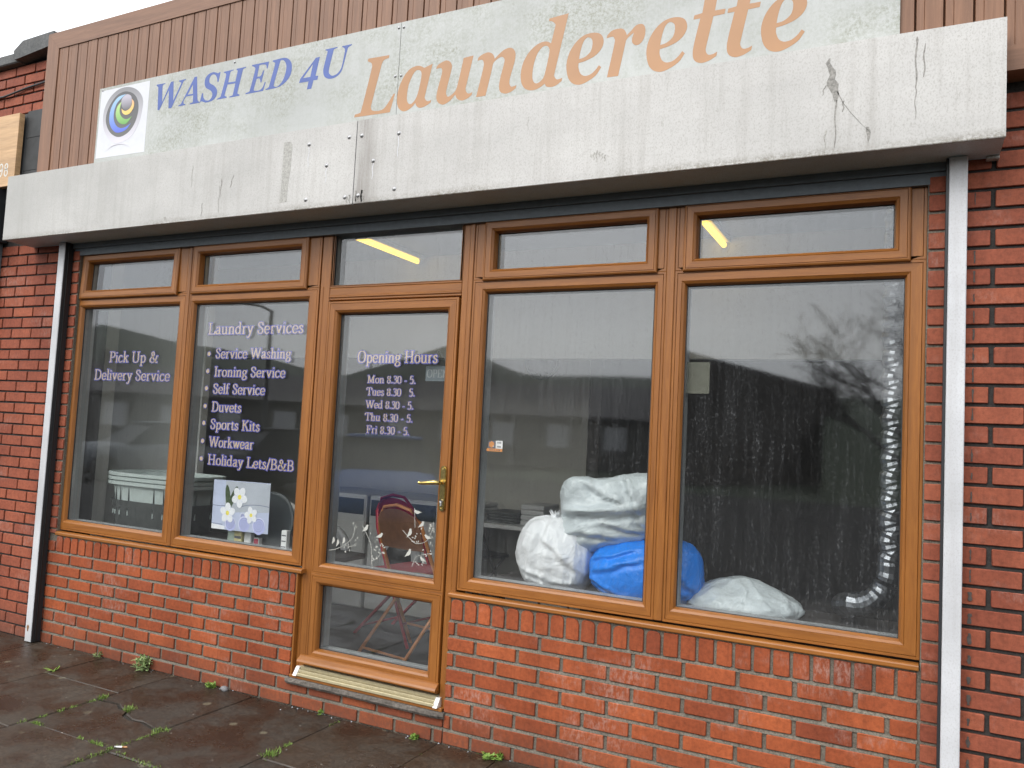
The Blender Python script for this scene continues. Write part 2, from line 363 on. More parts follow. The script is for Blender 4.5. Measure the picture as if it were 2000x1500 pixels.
    def build(s, name, mats, parent=None, center=None, kind=None):
        if not isinstance(mats, (list, tuple)): mats = [mats]
        xs = [v[0] for v in s.v]; ys = [v[1] for v in s.v]; zs = [v[2] for v in s.v]
        c = Vector(center) if center else Vector(((min(xs) + max(xs)) / 2, (min(ys) + max(ys)) / 2, (min(zs) + max(zs)) / 2))
        me = bpy.data.meshes.new(name); me.from_pydata([(v[0] - c[0], v[1] - c[1], v[2] - c[2]) for v in s.v], [], s.f)
        for m in mats: me.materials.append(MAT[m] if isinstance(m, str) else m)
        for p, mi, sm in zip(me.polygons, s.m, s.sm): p.material_index = mi; p.use_smooth = sm
        o = bpy.data.objects.new(name, me); col.objects.link(o)
        o.location = c - wloc(parent)
        if parent: o.parent = parent
        WL[o.name] = c
        if kind: o['kind'] = kind
        return o
def spline(pts, closed=True, sub=5):
    """Catmull-Rom through points; a third value 1 marks a sharp corner"""
    n = len(pts); out = []
    P = lambda i: Vector(pts[i % n][:2]) if closed else Vector(pts[max(0, min(n - 1, i))][:2])
    corner = lambda i: len(pts[i % n]) > 2
    for i in range(n if closed else n - 1):
        p1, p2 = P(i), P(i + 1)
        out.append(tuple(p1))
        if corner(i) and corner(i + 1): continue
        p0 = P(i - 1) if not corner(i) else p1 - (p2 - p1)
        p3 = P(i + 2) if not corner(i + 1) else p2 + (p2 - p1)
        for k in range(1, sub):
            t = k / sub
            q = 0.5 * ((2 * p1) + (p2 - p0) * t + (2 * p0 - 5 * p1 + 4 * p2 - p3) * t * t + (3 * p1 - p0 - 3 * p2 + p3) * t ** 3)
            out.append(tuple(q))
    if not closed: out.append(tuple(P(n - 1)))
    return out
def ring(mb, x0, x1, z0, z1, prof, mv=1, mh=0, skip_last=False):
    """mitred rectangular frame: prof = [(inset, y), ...]"""
    k = len(mb.v); fs = []; ms = []; vs = []
    for (i, y) in prof: vs += [(x0 + i, y, z0 + i), (x1 - i, y, z0 + i), (x1 - i, y, z1 - i), (x0 + i, y, z1 - i)]
    for a in range(len(prof) - 1):
        for s_ in range(4):
            t = (s_ + 1) % 4
            fs.append((a * 4 + s_, a * 4 + t, a * 4 + 4 + t, a * 4 + 4 + s_)); ms.append(mh if s_ in (0, 2) else mv)
    mb.add(vs, fs, ms)
    return mb

GLYPHS = {
 'W': [[[-3.2884,3.0089,1],[-3.2101,3.0067,1],[-3.2109,3.0019,1],[-3.2296,2.9975],[-3.233,2.9789],[-3.2271,2.8858,1],[-3.1602,3.0071,1],[-3.1376,3.0069,1],[-3.1283,2.8814,1],[-3.0736,2.9741],[-3.0707,2.9883],[-3.0906,2.9989,1],[-3.0894,3.0042,1],[-3.0282,3.005,1],[-3.0299,2.9998,1],[-3.049,2.9924],[-3.0621,2.9707],[-3.139,2.8367,1],[-3.1649,2.8383,1],[-3.1741,2.9568,1],[-3.246,2.8385,1],[-3.2622,2.8398,1],[-3.2711,2.9781],[-3.2759,2.992],[-3.2874,3.0004,1]]],
 'A': [[[-2.956,3.0059,1],[-2.9356,3.0058,1],[-2.9189,2.8735],[-2.9113,2.85],[-2.8952,2.8406,1],[-2.8955,2.8356,1],[-2.9803,2.8368,1],[-2.9792,2.8431,1],[-2.9578,2.8471],[-2.9548,2.8595],[-2.9564,2.8912,1],[-3.0182,2.8919,1],[-3.0355,2.868],[-3.0337,2.8516],[-3.0174,2.8434,1],[-3.0182,2.839,1],[-3.0802,2.8388,1],[-3.0781,2.8443,1],[-3.0601,2.8505],[-3.0407,2.8752]],[[-2.9656,2.9607,1],[-2.9592,2.9012,1],[-3.0048,2.9022,1]]],
 'S': [[[-2.7391,3.0014,1],[-2.7508,2.9433,1],[-2.7594,2.9453,1],[-2.7646,2.9676],[-2.7786,2.9888],[-2.8005,2.9971],[-2.8227,2.9863],[-2.8287,2.9618],[-2.8184,2.9443],[-2.7823,2.9229],[-2.7583,2.894],[-2.759,2.8594],[-2.786,2.835],[-2.8362,2.829],[-2.8624,2.835],[-2.8825,2.8426],[-2.8948,2.8364,1],[-2.8815,2.8941,1],[-2.8715,2.8888,1],[-2.8678,2.866],[-2.8508,2.846],[-2.8203,2.8393],[-2.7985,2.8542],[-2.7945,2.8773],[-2.8116,2.8989],[-2.85,2.9206],[-2.8657,2.9485],[-2.8626,2.9799],[-2.8414,3.002],[-2.8041,3.0113],[-2.7738,3.0039],[-2.7584,2.9976],[-2.7485,3.0029,1]]],
 'H': [[[-2.7113,2.9985,1],[-2.6329,2.9999,1],[-2.6357,2.9947,1],[-2.6539,2.9923],[-2.6591,2.9822],[-2.6701,2.927,1],[-2.6123,2.9242,1],[-2.6011,2.976],[-2.6003,2.9883],[-2.6103,2.9946,1],[-2.6084,3.0006,1],[-2.5326,3.0006,1],[-2.5361,2.9949,1],[-2.5538,2.9901],[-2.5604,2.9756],[-2.5875,2.8589],[-2.5851,2.8461],[-2.5705,2.8377,1],[-2.5727,2.8313,1],[-2.6515,2.8317,1],[-2.6489,2.8385,1],[-2.6287,2.8417],[-2.6236,2.8518],[-2.6112,2.9128,1],[-2.6738,2.915,1],[-2.6901,2.8586],[-2.6882,2.8474],[-2.6729,2.8398,1],[-2.6752,2.8339,1],[-2.7531,2.834,1],[-2.7507,2.8393,1],[-2.7283,2.8455],[-2.7211,2.857],[-2.694,2.9596],[-2.6945,2.9848],[-2.7121,2.9939,1]]],
 'E': [[[-2.4869,3.0035,1],[-2.3568,3.0027,1],[-2.365,2.9625,1],[-2.3725,2.9644,1],[-2.3744,2.9798],[-2.3869,2.9896],[-2.411,2.9936],[-2.4304,2.9925,1],[-2.4413,2.9244,1],[-2.4134,2.9274],[-2.3967,2.9566,1],[-2.3893,2.9554,1],[-2.4052,2.8858,1],[-2.4126,2.8869,1],[-2.418,2.9073],[-2.4295,2.9138],[-2.4446,2.9128,1],[-2.4598,2.8572],[-2.4555,2.8447],[-2.4182,2.8408],[-2.3936,2.8538],[-2.3784,2.885,1],[-2.3718,2.8833,1],[-2.3873,2.8328,1],[-2.5224,2.8328,1],[-2.5231,2.8397,1],[-2.4971,2.8442],[-2.4896,2.8583],[-2.4624,2.9622],[-2.4645,2.9846],[-2.4876,2.9968,1]]],
 'D': [[[-2.3283,3.0039,1],[-2.2419,3.0053],[-2.1981,2.982],[-2.1814,2.943],[-2.1901,2.8918],[-2.2283,2.855],[-2.2812,2.8367],[-2.3703,2.8352,1],[-2.3687,2.8407,1],[-2.3479,2.8468],[-2.3393,2.8688],[-2.3107,2.9743],[-2.3142,2.9889],[-2.3308,2.9983,1]],[[-2.2703,2.9942,1],[-2.2767,2.972],[-2.3069,2.8638],[-2.3024,2.8465],[-2.2775,2.8427],[-2.2462,2.8677],[-2.2286,2.9045],[-2.222,2.9464],[-2.2331,2.978],[-2.2534,2.994]]],
 '4': [[[-2.0094,2.9664,1],[-1.9815,2.9665,1],[-2.0045,2.8615,1],[-1.9844,2.8589,1],[-1.9885,2.8371,1],[-2.0165,2.8376,1],[-2.0285,2.7917,1],[-2.0595,2.7915,1],[-2.0513,2.8366,1],[-2.1195,2.8381,1],[-2.1133,2.8599,1]],[[-2.0285,2.9324,1],[-2.0405,2.8614,1],[-2.0939,2.8618,1]]],
 'U': [[[-1.9449,3.0021,1],[-1.8608,3.0024,1],[-1.8623,2.9973,1],[-1.8833,2.993],[-1.8899,2.9781],[-1.9114,2.8825],[-1.9053,2.8566],[-1.8827,2.8427],[-1.8503,2.8503],[-1.829,2.8722],[-1.8213,2.8963],[-1.8095,2.9641],[-1.8131,2.9854],[-1.8293,2.9962,1],[-1.8286,3.0009,1],[-1.7627,3.0009,1],[-1.7653,2.9951,1],[-1.7863,2.9855],[-1.7927,2.9708],[-1.8116,2.8947],[-1.8274,2.8529],[-1.8642,2.8302],[-1.907,2.829],[-1.9399,2.847],[-1.9512,2.8793],[-1.9471,2.9108],[-1.9297,2.985],[-1.9343,2.9929],[-1.9445,2.9972,1]]],
 'L': [[[-1.6458,2.8989,1],[-1.5086,2.8952,1],[-1.5114,2.8798,1],[-1.5367,2.8757],[-1.5492,2.8651],[-1.56,2.8333],[-1.6043,2.6496],[-1.6091,2.625],[-1.596,2.6059],[-1.5557,2.5994],[-1.5234,2.6074],[-1.4932,2.6405],[-1.4658,2.6794,1],[-1.4576,2.6781,1],[-1.4839,2.5812,1],[-1.7158,2.5849,1],[-1.7119,2.5999,1],[-1.6833,2.6044],[-1.6697,2.6251],[-1.6226,2.8238],[-1.6185,2.8584],[-1.6263,2.8724],[-1.6491,2.8847,1]]],
 'a': [[[-1.2333,2.8027,1],[-1.2677,2.6472],[-1.2694,2.6258],[-1.2558,2.609],[-1.2403,2.6081],[-1.2298,2.6125,1],[-1.2328,2.5976,1],[-1.2664,2.5821],[-1.2973,2.5789],[-1.3169,2.5906],[-1.3261,2.6096,1],[-1.3452,2.5906],[-1.3758,2.5758],[-1.4046,2.5765],[-1.4319,2.6001],[-1.4429,2.6401],[-1.4373,2.6972],[-1.411,2.7565],[-1.3754,2.7948],[-1.3351,2.8068],[-1.3064,2.8021],[-1.2836,2.788,1]],[[-1.3193,2.7834],[-1.3004,2.7689],[-1.2999,2.7307],[-1.3126,2.6647],[-1.326,2.6313],[-1.3436,2.6121],[-1.3622,2.608],[-1.3778,2.6252],[-1.3813,2.6531],[-1.3756,2.707],[-1.3566,2.7534],[-1.3394,2.778]]],
 'u': [[[-1.2112,2.7707,1],[-1.2061,2.786,1],[-1.1884,2.7966],[-1.1555,2.8059],[-1.1307,2.7963],[-1.117,2.7713],[-1.1233,2.7296],[-1.1376,2.6705],[-1.1429,2.6366],[-1.134,2.6153],[-1.116,2.6166],[-1.0903,2.6354],[-1.0798,2.659],[-1.0637,2.7333],[-1.0502,2.8014,1],[-0.9939,2.805,1],[-1.0252,2.6611],[-1.0293,2.6341],[-1.0163,2.6137],[-1.0001,2.6126],[-0.9893,2.6168,1],[-0.993,2.6011,1],[-1.019,2.5865],[-1.0482,2.5816],[-1.0741,2.5933],[-1.0885,2.6179,1],[-1.1144,2.5925],[-1.1436,2.5781],[-1.1648,2.5776],[-1.1886,2.5925],[-1.1995,2.6182],[-1.1946,2.6604],[-1.1765,2.7328],[-1.1737,2.7592],[-1.1853,2.7724]]],
 'n': [[[-0.9691,2.7732,1],[-0.9657,2.7884,1],[-0.9447,2.8005],[-0.9133,2.8069],[-0.8898,2.7976],[-0.8775,2.7825],[-0.8723,2.7673,1],[-0.8493,2.7867],[-0.8221,2.804],[-0.7915,2.809],[-0.7684,2.7959],[-0.7581,2.771],[-0.7619,2.7306],[-0.7781,2.6717],[-0.7843,2.6342],[-0.7747,2.6122],[-0.7579,2.6109],[-0.7443,2.6145,1],[-0.7476,2.5991,1],[-0.7759,2.5843],[-0.8064,2.5811],[-0.8325,2.5953],[-0.8398,2.6248],[-0.834,2.6703],[-0.8182,2.7374],[-0.8188,2.7582],[-0.8314,2.7702],[-0.8482,2.7679],[-0.8702,2.7552],[-0.8807,2.7401],[-0.8872,2.7047],[-0.913,2.5866,1],[-0.9664,2.5867,1],[-0.9356,2.723],[-0.9334,2.758],[-0.9446,2.7748]]],
 'd': [[[-0.5855,2.9167,1],[-0.4869,2.9234,1],[-0.5438,2.6491],[-0.5453,2.6269],[-0.5339,2.6102],[-0.5181,2.6089],[-0.5039,2.6129,1],[-0.507,2.5973,1],[-0.535,2.5805],[-0.5611,2.5765],[-0.5854,2.5832],[-0.5942,2.5983,1],[-0.6148,2.5852],[-0.6439,2.5758],[-0.6738,2.5778],[-0.7019,2.5935],[-0.7202,2.6268],[-0.724,2.6707],[-0.7144,2.7201],[-0.6868,2.7664],[-0.6504,2.7956],[-0.6159,2.8067],[-0.5889,2.8031],[-0.571,2.7916,1],[-0.5538,2.869],[-0.5546,2.8842],[-0.57,2.8993],[-0.5875,2.9044,1]],[[-0.5987,2.7852],[-0.5835,2.7762],[-0.5773,2.76],[-0.5798,2.7303],[-0.5934,2.6597],[-0.6024,2.6285],[-0.6242,2.6093],[-0.6429,2.6072],[-0.6574,2.6245],[-0.6618,2.6556],[-0.6563,2.7053],[-0.64,2.7532],[-0.6171,2.7796]]],
 'e': [[[-0.3227,2.6437,1],[-0.3109,2.6321,1],[-0.3356,2.5984],[-0.3748,2.5754],[-0.4124,2.5653],[-0.4462,2.5742],[-0.4707,2.6002],[-0.4831,2.6393],[-0.4853,2.6843],[-0.4721,2.7317],[-0.4431,2.7737],[-0.4059,2.7991],[-0.3655,2.8053],[-0.3298,2.797],[-0.3101,2.7767],[-0.3049,2.7465],[-0.3185,2.7148],[-0.3474,2.6906],[-0.3872,2.6765],[-0.4245,2.6704,1],[-0.4241,2.647],[-0.4124,2.6181],[-0.3914,2.6036],[-0.3636,2.6065],[-0.3405,2.6223]],[[-0.4236,2.6893,1],[-0.4177,2.7272],[-0.4068,2.7648],[-0.3948,2.7823],[-0.3798,2.787],[-0.3632,2.7741],[-0.359,2.7489],[-0.3664,2.7183],[-0.3858,2.6996],[-0.4045,2.6917]]],
 'r': [[[-0.2909,2.7659,1],[-0.2878,2.78,1],[-0.2651,2.7976],[-0.2308,2.8009],[-0.2121,2.7946],[-0.2006,2.7808],[-0.1937,2.7627,1],[-0.1716,2.7826],[-0.1531,2.8003],[-0.1316,2.8039],[-0.1151,2.796],[-0.107,2.773],[-0.1099,2.7402],[-0.1255,2.7145],[-0.1467,2.7075],[-0.164,2.719],[-0.1685,2.7389],[-0.1602,2.7697,1],[-0.1766,2.7584],[-0.1941,2.7423],[-0.2013,2.7136],[-0.227,2.5775,1],[-0.2811,2.5788,1],[-0.2522,2.7299],[-0.2534,2.7579],[-0.2625,2.7685]]],
 't': [[[0.1096,2.7772,1],[0.1128,2.7956,1],[0.1476,2.7999,1],[0.1605,2.8838],[0.1723,2.9174,1],[0.222,2.9308,1],[0.2022,2.8005,1],[0.2477,2.7998,1],[0.2442,2.7779,1],[0.1965,2.7763,1],[0.1715,2.6543],[0.1681,2.6281],[0.1788,2.6078],[0.1989,2.6064],[0.218,2.614,1],[0.2149,2.5956,1],[0.1827,2.5795],[0.1483,2.5754],[0.1202,2.5915],[0.1116,2.6259],[0.1185,2.6787],[0.1397,2.7774,1]]],
 'ring': [[[-3.5491,3.0338],[-3.4645,3.0007],[-3.409,2.9401],[-3.4037,2.8712],[-3.4268,2.7782],[-3.4863,2.7016],[-3.5753,2.6722],[-3.6403,2.676],[-3.7107,2.7172],[-3.7575,2.7806],[-3.7751,2.8489],[-3.7662,2.922],[-3.7206,2.9898],[-3.6426,3.0317]]],
 'disc': [[[-3.5513,3.0036],[-3.4903,2.9762],[-3.4499,2.9259],[-3.4393,2.8601],[-3.4621,2.7869],[-3.5131,2.7332],[-3.5858,2.7099],[-3.6459,2.7215],[-3.7042,2.7615],[-3.7419,2.8238],[-3.7431,2.8817],[-3.7144,2.9395],[-3.661,2.9893],[-3.6043,3.0075]]],
 'blue': [[[-3.5671,2.9897,1],[-3.642,2.9783],[-3.6951,2.9285],[-3.7131,2.857],[-3.6968,2.7974],[-3.6495,2.7504],[-3.5952,2.7395],[-3.5385,2.7525],[-3.4995,2.7878,1],[-3.5464,2.7697],[-3.5928,2.7676],[-3.6366,2.7895],[-3.6657,2.8342],[-3.6693,2.8879],[-3.6489,2.9383],[-3.6055,2.9689]]],
 'green': [[[-3.6055,2.9444,1],[-3.6403,2.9166],[-3.6522,2.8692],[-3.6286,2.8211],[-3.5841,2.7929],[-3.5376,2.7928],[-3.4934,2.8333,1],[-3.5293,2.82],[-3.5647,2.8248],[-3.5998,2.8498],[-3.6163,2.8888]]],
 'yellow': [[[-3.5997,2.8966,1],[-3.5875,2.8685],[-3.5561,2.85],[-3.5161,2.8546],[-3.4854,2.8867],[-3.4839,2.9228],[-3.5071,2.9484,1],[-3.5029,2.9134],[-3.52,2.8875],[-3.5534,2.8759],[-3.5774,2.8813]]],
 'grey': [[[-3.5609,2.9867],[-3.5995,2.968],[-3.6079,2.9406],[-3.5915,2.9016],[-3.5542,2.8821],[-3.5205,2.8916],[-3.5073,2.9262],[-3.5181,2.9682]]],
 'arc': [[[-3.718,2.6322,1],[-3.6562,2.6616],[-3.5744,2.6649],[-3.514,2.6447],[-3.4761,2.6162,1],[-3.5135,2.6407],[-3.5737,2.6591],[-3.6556,2.6567]]],
 'sticker': [[[-3.8104,3.0571,1],[-3.3466,3.0589,1],[-3.3649,2.5874,1],[-3.8143,2.5836,1]]],
}
SHIFT = {'e1': (0.3876, -0.0007), 'e2': (0.8844, 0.0053), 't1': (0.1464, 0.0013)}

# ---------------------------------------------------------------- ground
G = -0.592
mb = MB(); mb.box(-400, 400, -0.60 - 900, 60, G - 0.6, G - 0.045); mb.build('ground', 'asphalt', kind='structure')
mb = MB(); mb.box(-6.5, 6.0, -5.2, 0.02, G - 0.0449, G - 0.010); mb.build('joint_bed', 'jointfill', kind='structure')
pav = thing('pavement', None, None, (0, 0, G), kind='structure')
def slab(poly, top=0.0, tilt=(0, 0)):
    g = 0.004
    cx = sum(p[0] for p in poly) / len(poly); cy = sum(p[1] for p in poly) / len(poly)
    def ins(p, d): 
        v = Vector((p[0] - cx, p[1] - cy)); l = v.length; v = v * (1 - d / max(l, .01)); return (cx + v.x, cy + v.y)
    zt = lambda p: G + top + (p[0] - cx) * tilt[0] + (p[1] - cy) * tilt[1]
    a = [ins(p, g) for p in poly]; b = [ins(p, g + 0.006) for p in poly]; n = len(poly)
    vs = [(p[0], p[1], G - 0.035) for p in a] + [(p[0], p[1], zt(p) - 0.005) for p in a] + [(p[0], p[1], zt(p)) for p in b]
    fs = [tuple(range(2 * n, 3 * n))]
    for k in (0, n):
        for i in range(n): fs.append((k + i, k + (i + 1) % n, k + n + (i + 1) % n, k + n + i))
    m = MB(); m.add(vs, fs); return m.build('paving_slab', 'slab', pav)
XJ = [-6.5, -5.90, -5.30, -4.69, -4.085, -3.48, -2.86, -2.235, -1.62, -1.04, -0.71, -0.11, 0.50, 1.10, 1.71, 2.32, 2.93]
YJ = {4: [-.9, -1.5, -2.1, -2.7, -3.3], 5: [-.38, -.98, -1.58, -2.18, -2.78, -3.38], 6: [-.89, -1.49, -2.1, -3.0], 7: [-.92, -1.52, -2.4], 8: [-.6, -1.5, -2.1], 9: [-.9, -1.8]}
for i in range(len(XJ) - 1):
    x0, x1 = XJ[i], XJ[i + 1]
    ys = [0.0] + YJ.get(i, [-.3 - .3 * (i % 3), -.9 - .3 * (i % 3), -1.5 - .3 * (i % 3), -2.1 - .3 * (i % 3), -2.7 - .3 * (i % 3)])
    ys = [y for y in ys if y > -4.0] + [-4.2]
    for j in range(len(ys) - 1):
        y1, y0 = ys[j], ys[j + 1]
        t = random.uniform(-0.002, 0.002); tl = (random.uniform(-.002, .002), random.uniform(-.002, .002))
        if i == 6 and j == 0:   # cracked flag, split by a jagged break
            cr_ = [(x0, -.50), (-2.72, -.485), (-2.66, -.52), (-2.60, -.515), (-2.56, -.57), (-2.47, -.60), (-2.40, -.59), (x1, -.63)]
            slab([(x0, y1)][:0] + cr_ + [(x1, y1 - .002), (x0, y1 - .002)], t, tl)
            cr2 = [(p[0], p[1] - 0.013) for p in cr_]
            slab([(x0, y0), (x1, y0)] + cr2[::-1], t - .003, (-.004, .006))
        else: slab([(x0, y0), (x1, y0), (x1, y1 - .001), (x0, y1 - .001)], t, tl)

# ---------------------------------------------------------------- brick walls
BM = {}
def brick_mesh(w, h, mat, rounded=False, var=0):
    key = (round(w, 3), round(h, 3), mat, rounded, var)
    if key in BM: return BM[key]
    rr = random.Random(hash(key[:2]) % 1000 + var * 17 + (5 if rounded else 0))
    d = 0.05; b = 0.0022; y0 = -0.0
    def loop(e, y):
        hw, hh = w / 2 - e, h / 2 - e
        c = 0.016 if rounded else 0.004
        pts = []
        for (sx, sz) in ((-1, -1), (1, -1), (1, 1), (-1, 1)):
            k = (c if sz > 0 else 0.004) * rr.uniform(0.6, 1.5)
            a = (sx * hw, sz * (hh - k)); bb = (sx * (hw - k), sz * hh)
            mid = (sx * (hw - k * .3), sz * (hh - k * .3))
            pts += ([a, mid, bb] if sx * sz > 0 else [bb, mid, a]) if sz > 0 else ([a, mid, bb] if sx < 0 else [bb, mid, a])
        return [(p[0] + rr.uniform(-.0008, .0008), y, p[1] + rr.uniform(-.0008, .0008)) for p in pts]
    rr0 = rr.random()
    L1 = loop(0, d); L2 = [(p[0], b * 1.2, p[2]) for p in L1]
    L3 = [(p[0] * (1 - 2 * b / w), y0 + rr.uniform(-.0006, .0006), p[2] * (1 - 2 * b / h)) for p in L1]
    n = len(L1); vs = L1 + L2 + L3; fs = [tuple(range(2 * n, 3 * n))]
    for k in (0, n):
        for i in range(n): fs.append((k + i, k + (i + 1) % n, k + n + (i + 1) % n, k + n + i))
    me = bpy.data.meshes.new('brick'); me.from_pydata(vs, [], fs); me.materials.append(MAT[mat]); BM[key] = me
    return me
def put_brick(par, x0, x1, z0, z1, mat, y=0.0, rounded=False, jit=1.0):
    if x1 - x0 < 0.012: return
    me = brick_mesh(x1 - x0, z1 - z0, mat, rounded, random.randrange(3))
    o = bpy.data.objects.new('brick', me); col.objects.link(o); o.parent = par
    o.location = Vector(((x0 + x1) / 2, y + random.uniform(-.0013, .0013) * jit, (z0 + z1) / 2)) - wloc(par)
    o.rotation_euler = (random.uniform(-.006, .006) * jit, random.uniform(-.004, .004) * jit, random.uniform(-.004, .004) * jit)
def courses(par, xa, xb, j0, j1, perp_odd, mat, holes=(), y=0.0, gap=0.0155, jx=0.002, half=0.1125, fn=None):
    for j in range(j0, j1):
        z0 = j * .075 + gap / 2; z1 = (j + 1) * .075 - gap / 2
        p = perp_odd + (0 if j % 2 else half)
        n0 = math.floor((xa - p) / .225) - 1; n1 = math.ceil((xb - p) / .225) + 1
        for n in range(n0, n1):
            s, e = p + n * .225 + gap / 2, p + (n + 1) * .225 - gap / 2
            for (a, b) in (fn(j) if fn else [(xa, xb)]):
                u, v = max(s, a), min(e, b)
                if v - u > 0.015: put_brick(par, u + random.uniform(0, jx), v - random.uniform(0, jx), max(z0 + random.uniform(-.001, .001), G), z1 + random.uniform(-.001, .001), mat, y)

def struck(par, spans):
    m = MB()
    for (xa, xb, j0, j1) in spans:
        for j in range(j0, j1 + 1):
            n_ = max(2, int((xb - xa) / .06)); vs = []; fs = []
            for i in range(n_ + 1):
                x = xa + (xb - xa) * i / n_; w = random.uniform(-.0012, .0012); e = random.uniform(-.0012, .0016)
                vs += [(x, .0018 + max(0, e), j * .075 - .0088 + w), (x, .0026 + max(0, e), j * .075 - .0035 + w), (x, .0125, j * .075 + .0090)]
            for i in range(n_):
                for k in (0, 1): fs.append((i * 3 + k, i * 3 + 3 + k, i * 3 + 4 + k, i * 3 + 1 + k))
            m.add(vs, fs)
    m.build('mortar_bed', 'mortar', par)
# low wall left of the door, with the brickwork under the doorstep
w1 = thing('low_brick_wall', 'low orange red brick wall with white bloom under the two narrow windows left of the door', 'wall', (-3.05, 0.05, G))
m = MB(); m.box(-4.125, -1.03, 0.0085, 0.14, G - 0.1, -0.447); m.box(-4.125, -2.003, 0.0085, 0.14, -0.4471, 0.111)
m.build('mortar', 'mortar', w1)
courses(w1, -4.118, -1.03, -8, -6, -3.898, 'brick_low')
courses(w1, -4.118, -2.006, -6, 0, -3.898, 'brick_low')
struck(w1, [(-4.118, -1.03, -7, -7), (-4.118, -2.006, -6, 0)])
n = 27
for i in range(n + 1):
    a = -4.052 + i * (2.046 / (n + 0.6)); b = min(a + 2.046 / (n + 0.6), -2.004)
    put_brick(w1, a + .0065, b - .0055, .006, .104 + random.uniform(-.002, .002), 'brick_low', rounded=True)
put_brick(w1, -4.118, -4.058, .006, .07, 'brick_low')
# low wall right of the door
w2 = thing('low_brick_wall', 'low orange red brick wall with a soldier course under the two wide windows right of the door', 'wall', (0.05, 0.05, G))
m = MB(); m.box(-1.029, 1.036, 0.0085, 0.14, G - 0.1, 0.111); m.build('mortar', 'mortar', w2)
courses(w2, -1.026, 1.030, -8, 0, -0.759, 'brick_low')
struck(w2, [(-1.026, 1.031, -7, 0)])
n = 27
for i in range(n):
    a = -1.022 + i * (2.054 / n); put_brick(w2, a + .0065, a + 2.054 / n - .0065, .006, .104 + random.uniform(-.002, .002), 'brick_low', rounded=(i < 14))
MAT['sealant'] = simple('old_grey_sealant', (.075, .06, .052), .8, var=.35, vs=80)
# piers
w3 = thing('brick_pier', 'tall smooth red brick pier with black joints left of the left shutter rail', 'wall', (-4.55, 0.05, G))
m = MB(); m.box(-5.4, -4.1255, 0.0105, 0.30, G - 0.1, 2.40)
m.box(-7.5, -5.4005, 0.0105, 0.30, G - 0.1, 2.40); m.build('mortar', 'mortar_dark', w3)
courses(w3, -5.0, -4.13, -8, 28, -4.515, 'brick_pier', gap=0.012)
w4 = thing('brick_pier', 'tall smooth red brick pier with black joints right of the right shutter rail', 'wall', (1.5, 0.05, G))
m = MB(); m.box(1.106, 2.6, 0.0105, 0.30, G - 0.1, 2.42); m.build('mortar', 'mortar_dark', w4)
courses(w4, 1.112, 2.2, -8, 31, 1.257, 'brick_pier', gap=0.014)
for j in range(-8, 26):   # broken line of old sealant down the pier
    if random.random() < .15: continue
    z0 = j * .075 + .010 + random.uniform(0, .012); z1 = (j + 1) * .075 - .010 - random.uniform(0, .02); L_ = []; R_ = []
    for k in range(6):
        z = z0 + (z1 - z0) * k / 5; w = random.uniform(.002, .0065) * (1.2 if j < 6 else .6); x = 1.197 + random.uniform(-.001, .001); L_.append((x - w, z)); R_.append((x + w, z))
    m = MB(); m.plate([L_ + R_[::-1]], -.0035, .0012); m.build('sealant_mark', 'sealant', w4)
# narrow returns between window frame and rails
w5 = thing('brick_reveal', 'narrow strip of brick ends between the leftmost window and the left shutter rail', 'wall', (-4.08, 0.05, 0))
m = MB(); m.box(-4.1254, -4.06, 0.0085, 0.14, 0.1112, 2.06); m.build('mortar', 'mortar', w5)
for j in range(1, 27): put_brick(w5, -4.122, -4.063, j * .075 + .006 + (.04 if j == 1 else 0), j * .075 + .069, 'brick_pier')
w6 = thing('brick_reveal', 'narrow strip of brick ends between the rightmost window and the right shutter rail', 'wall', (1.07, 0.05, 0))
m = MB(); m.box(1.0362, 1.1058, 0.0085, 0.14, G - 0.1, 2.06); m.build('mortar', 'mortar', w6)
for j in range(-8, 27): put_brick(w6, 1.041, 1.102, max(j * .075 + .006, G), j * .075 + .069, 'brick_pier')
# neighbouring wall above the tan sign
w7 = thing('upper_brick_wall', 'weathered red brick wall with a slate coping at the top left, beside the brown cladding', 'wall', (-5.0, 0.05, 3.0))
m = MB(); m.box(-7.5, -4.44, 0.0105, 0.30, 2.40, 3.455); m.build('mortar', 'mortar_dark', w7)
courses(w7, -6.2, -4.44, 40, 46, -4.738, 'brick_pier', gap=0.011)
m = MB(); m.bevbox(-7.5, -4.86, -0.05, 0.34, 3.452, 3.53, 0.008); m.build('coping', 'slate', w7)
m = MB(); m.add([(-4.88, -.07, 3.46), (-4.45, -.07, 3.50), (-4.45, -.07, 3.60), (-4.80, -.07, 3.59), (-4.90, -.07, 3.53),
                 (-4.88, .34, 3.46), (-4.45, .34, 3.50), (-4.45, .34, 3.60), (-4.80, .34, 3.59), (-4.90, .34, 3.53)],
                [(0, 1, 2, 3, 4), (9, 8, 7, 6, 5), (0, 5, 6, 1), (1, 6, 7, 2), (2, 7, 8, 3), (3, 8, 9, 4), (4, 9, 5, 0)]); m.build('coping', 'slate', w7)
m = MB(); m.tube([(-6.2, -.012, 3.21), (-5.3, -.014, 3.235), (-5.05, -.02, 3.228), (-4.8, -.012, 3.262), (-4.45, -.012, 3.285)], 0.008, 6); m.build('cable', 'dark_metal', w7)
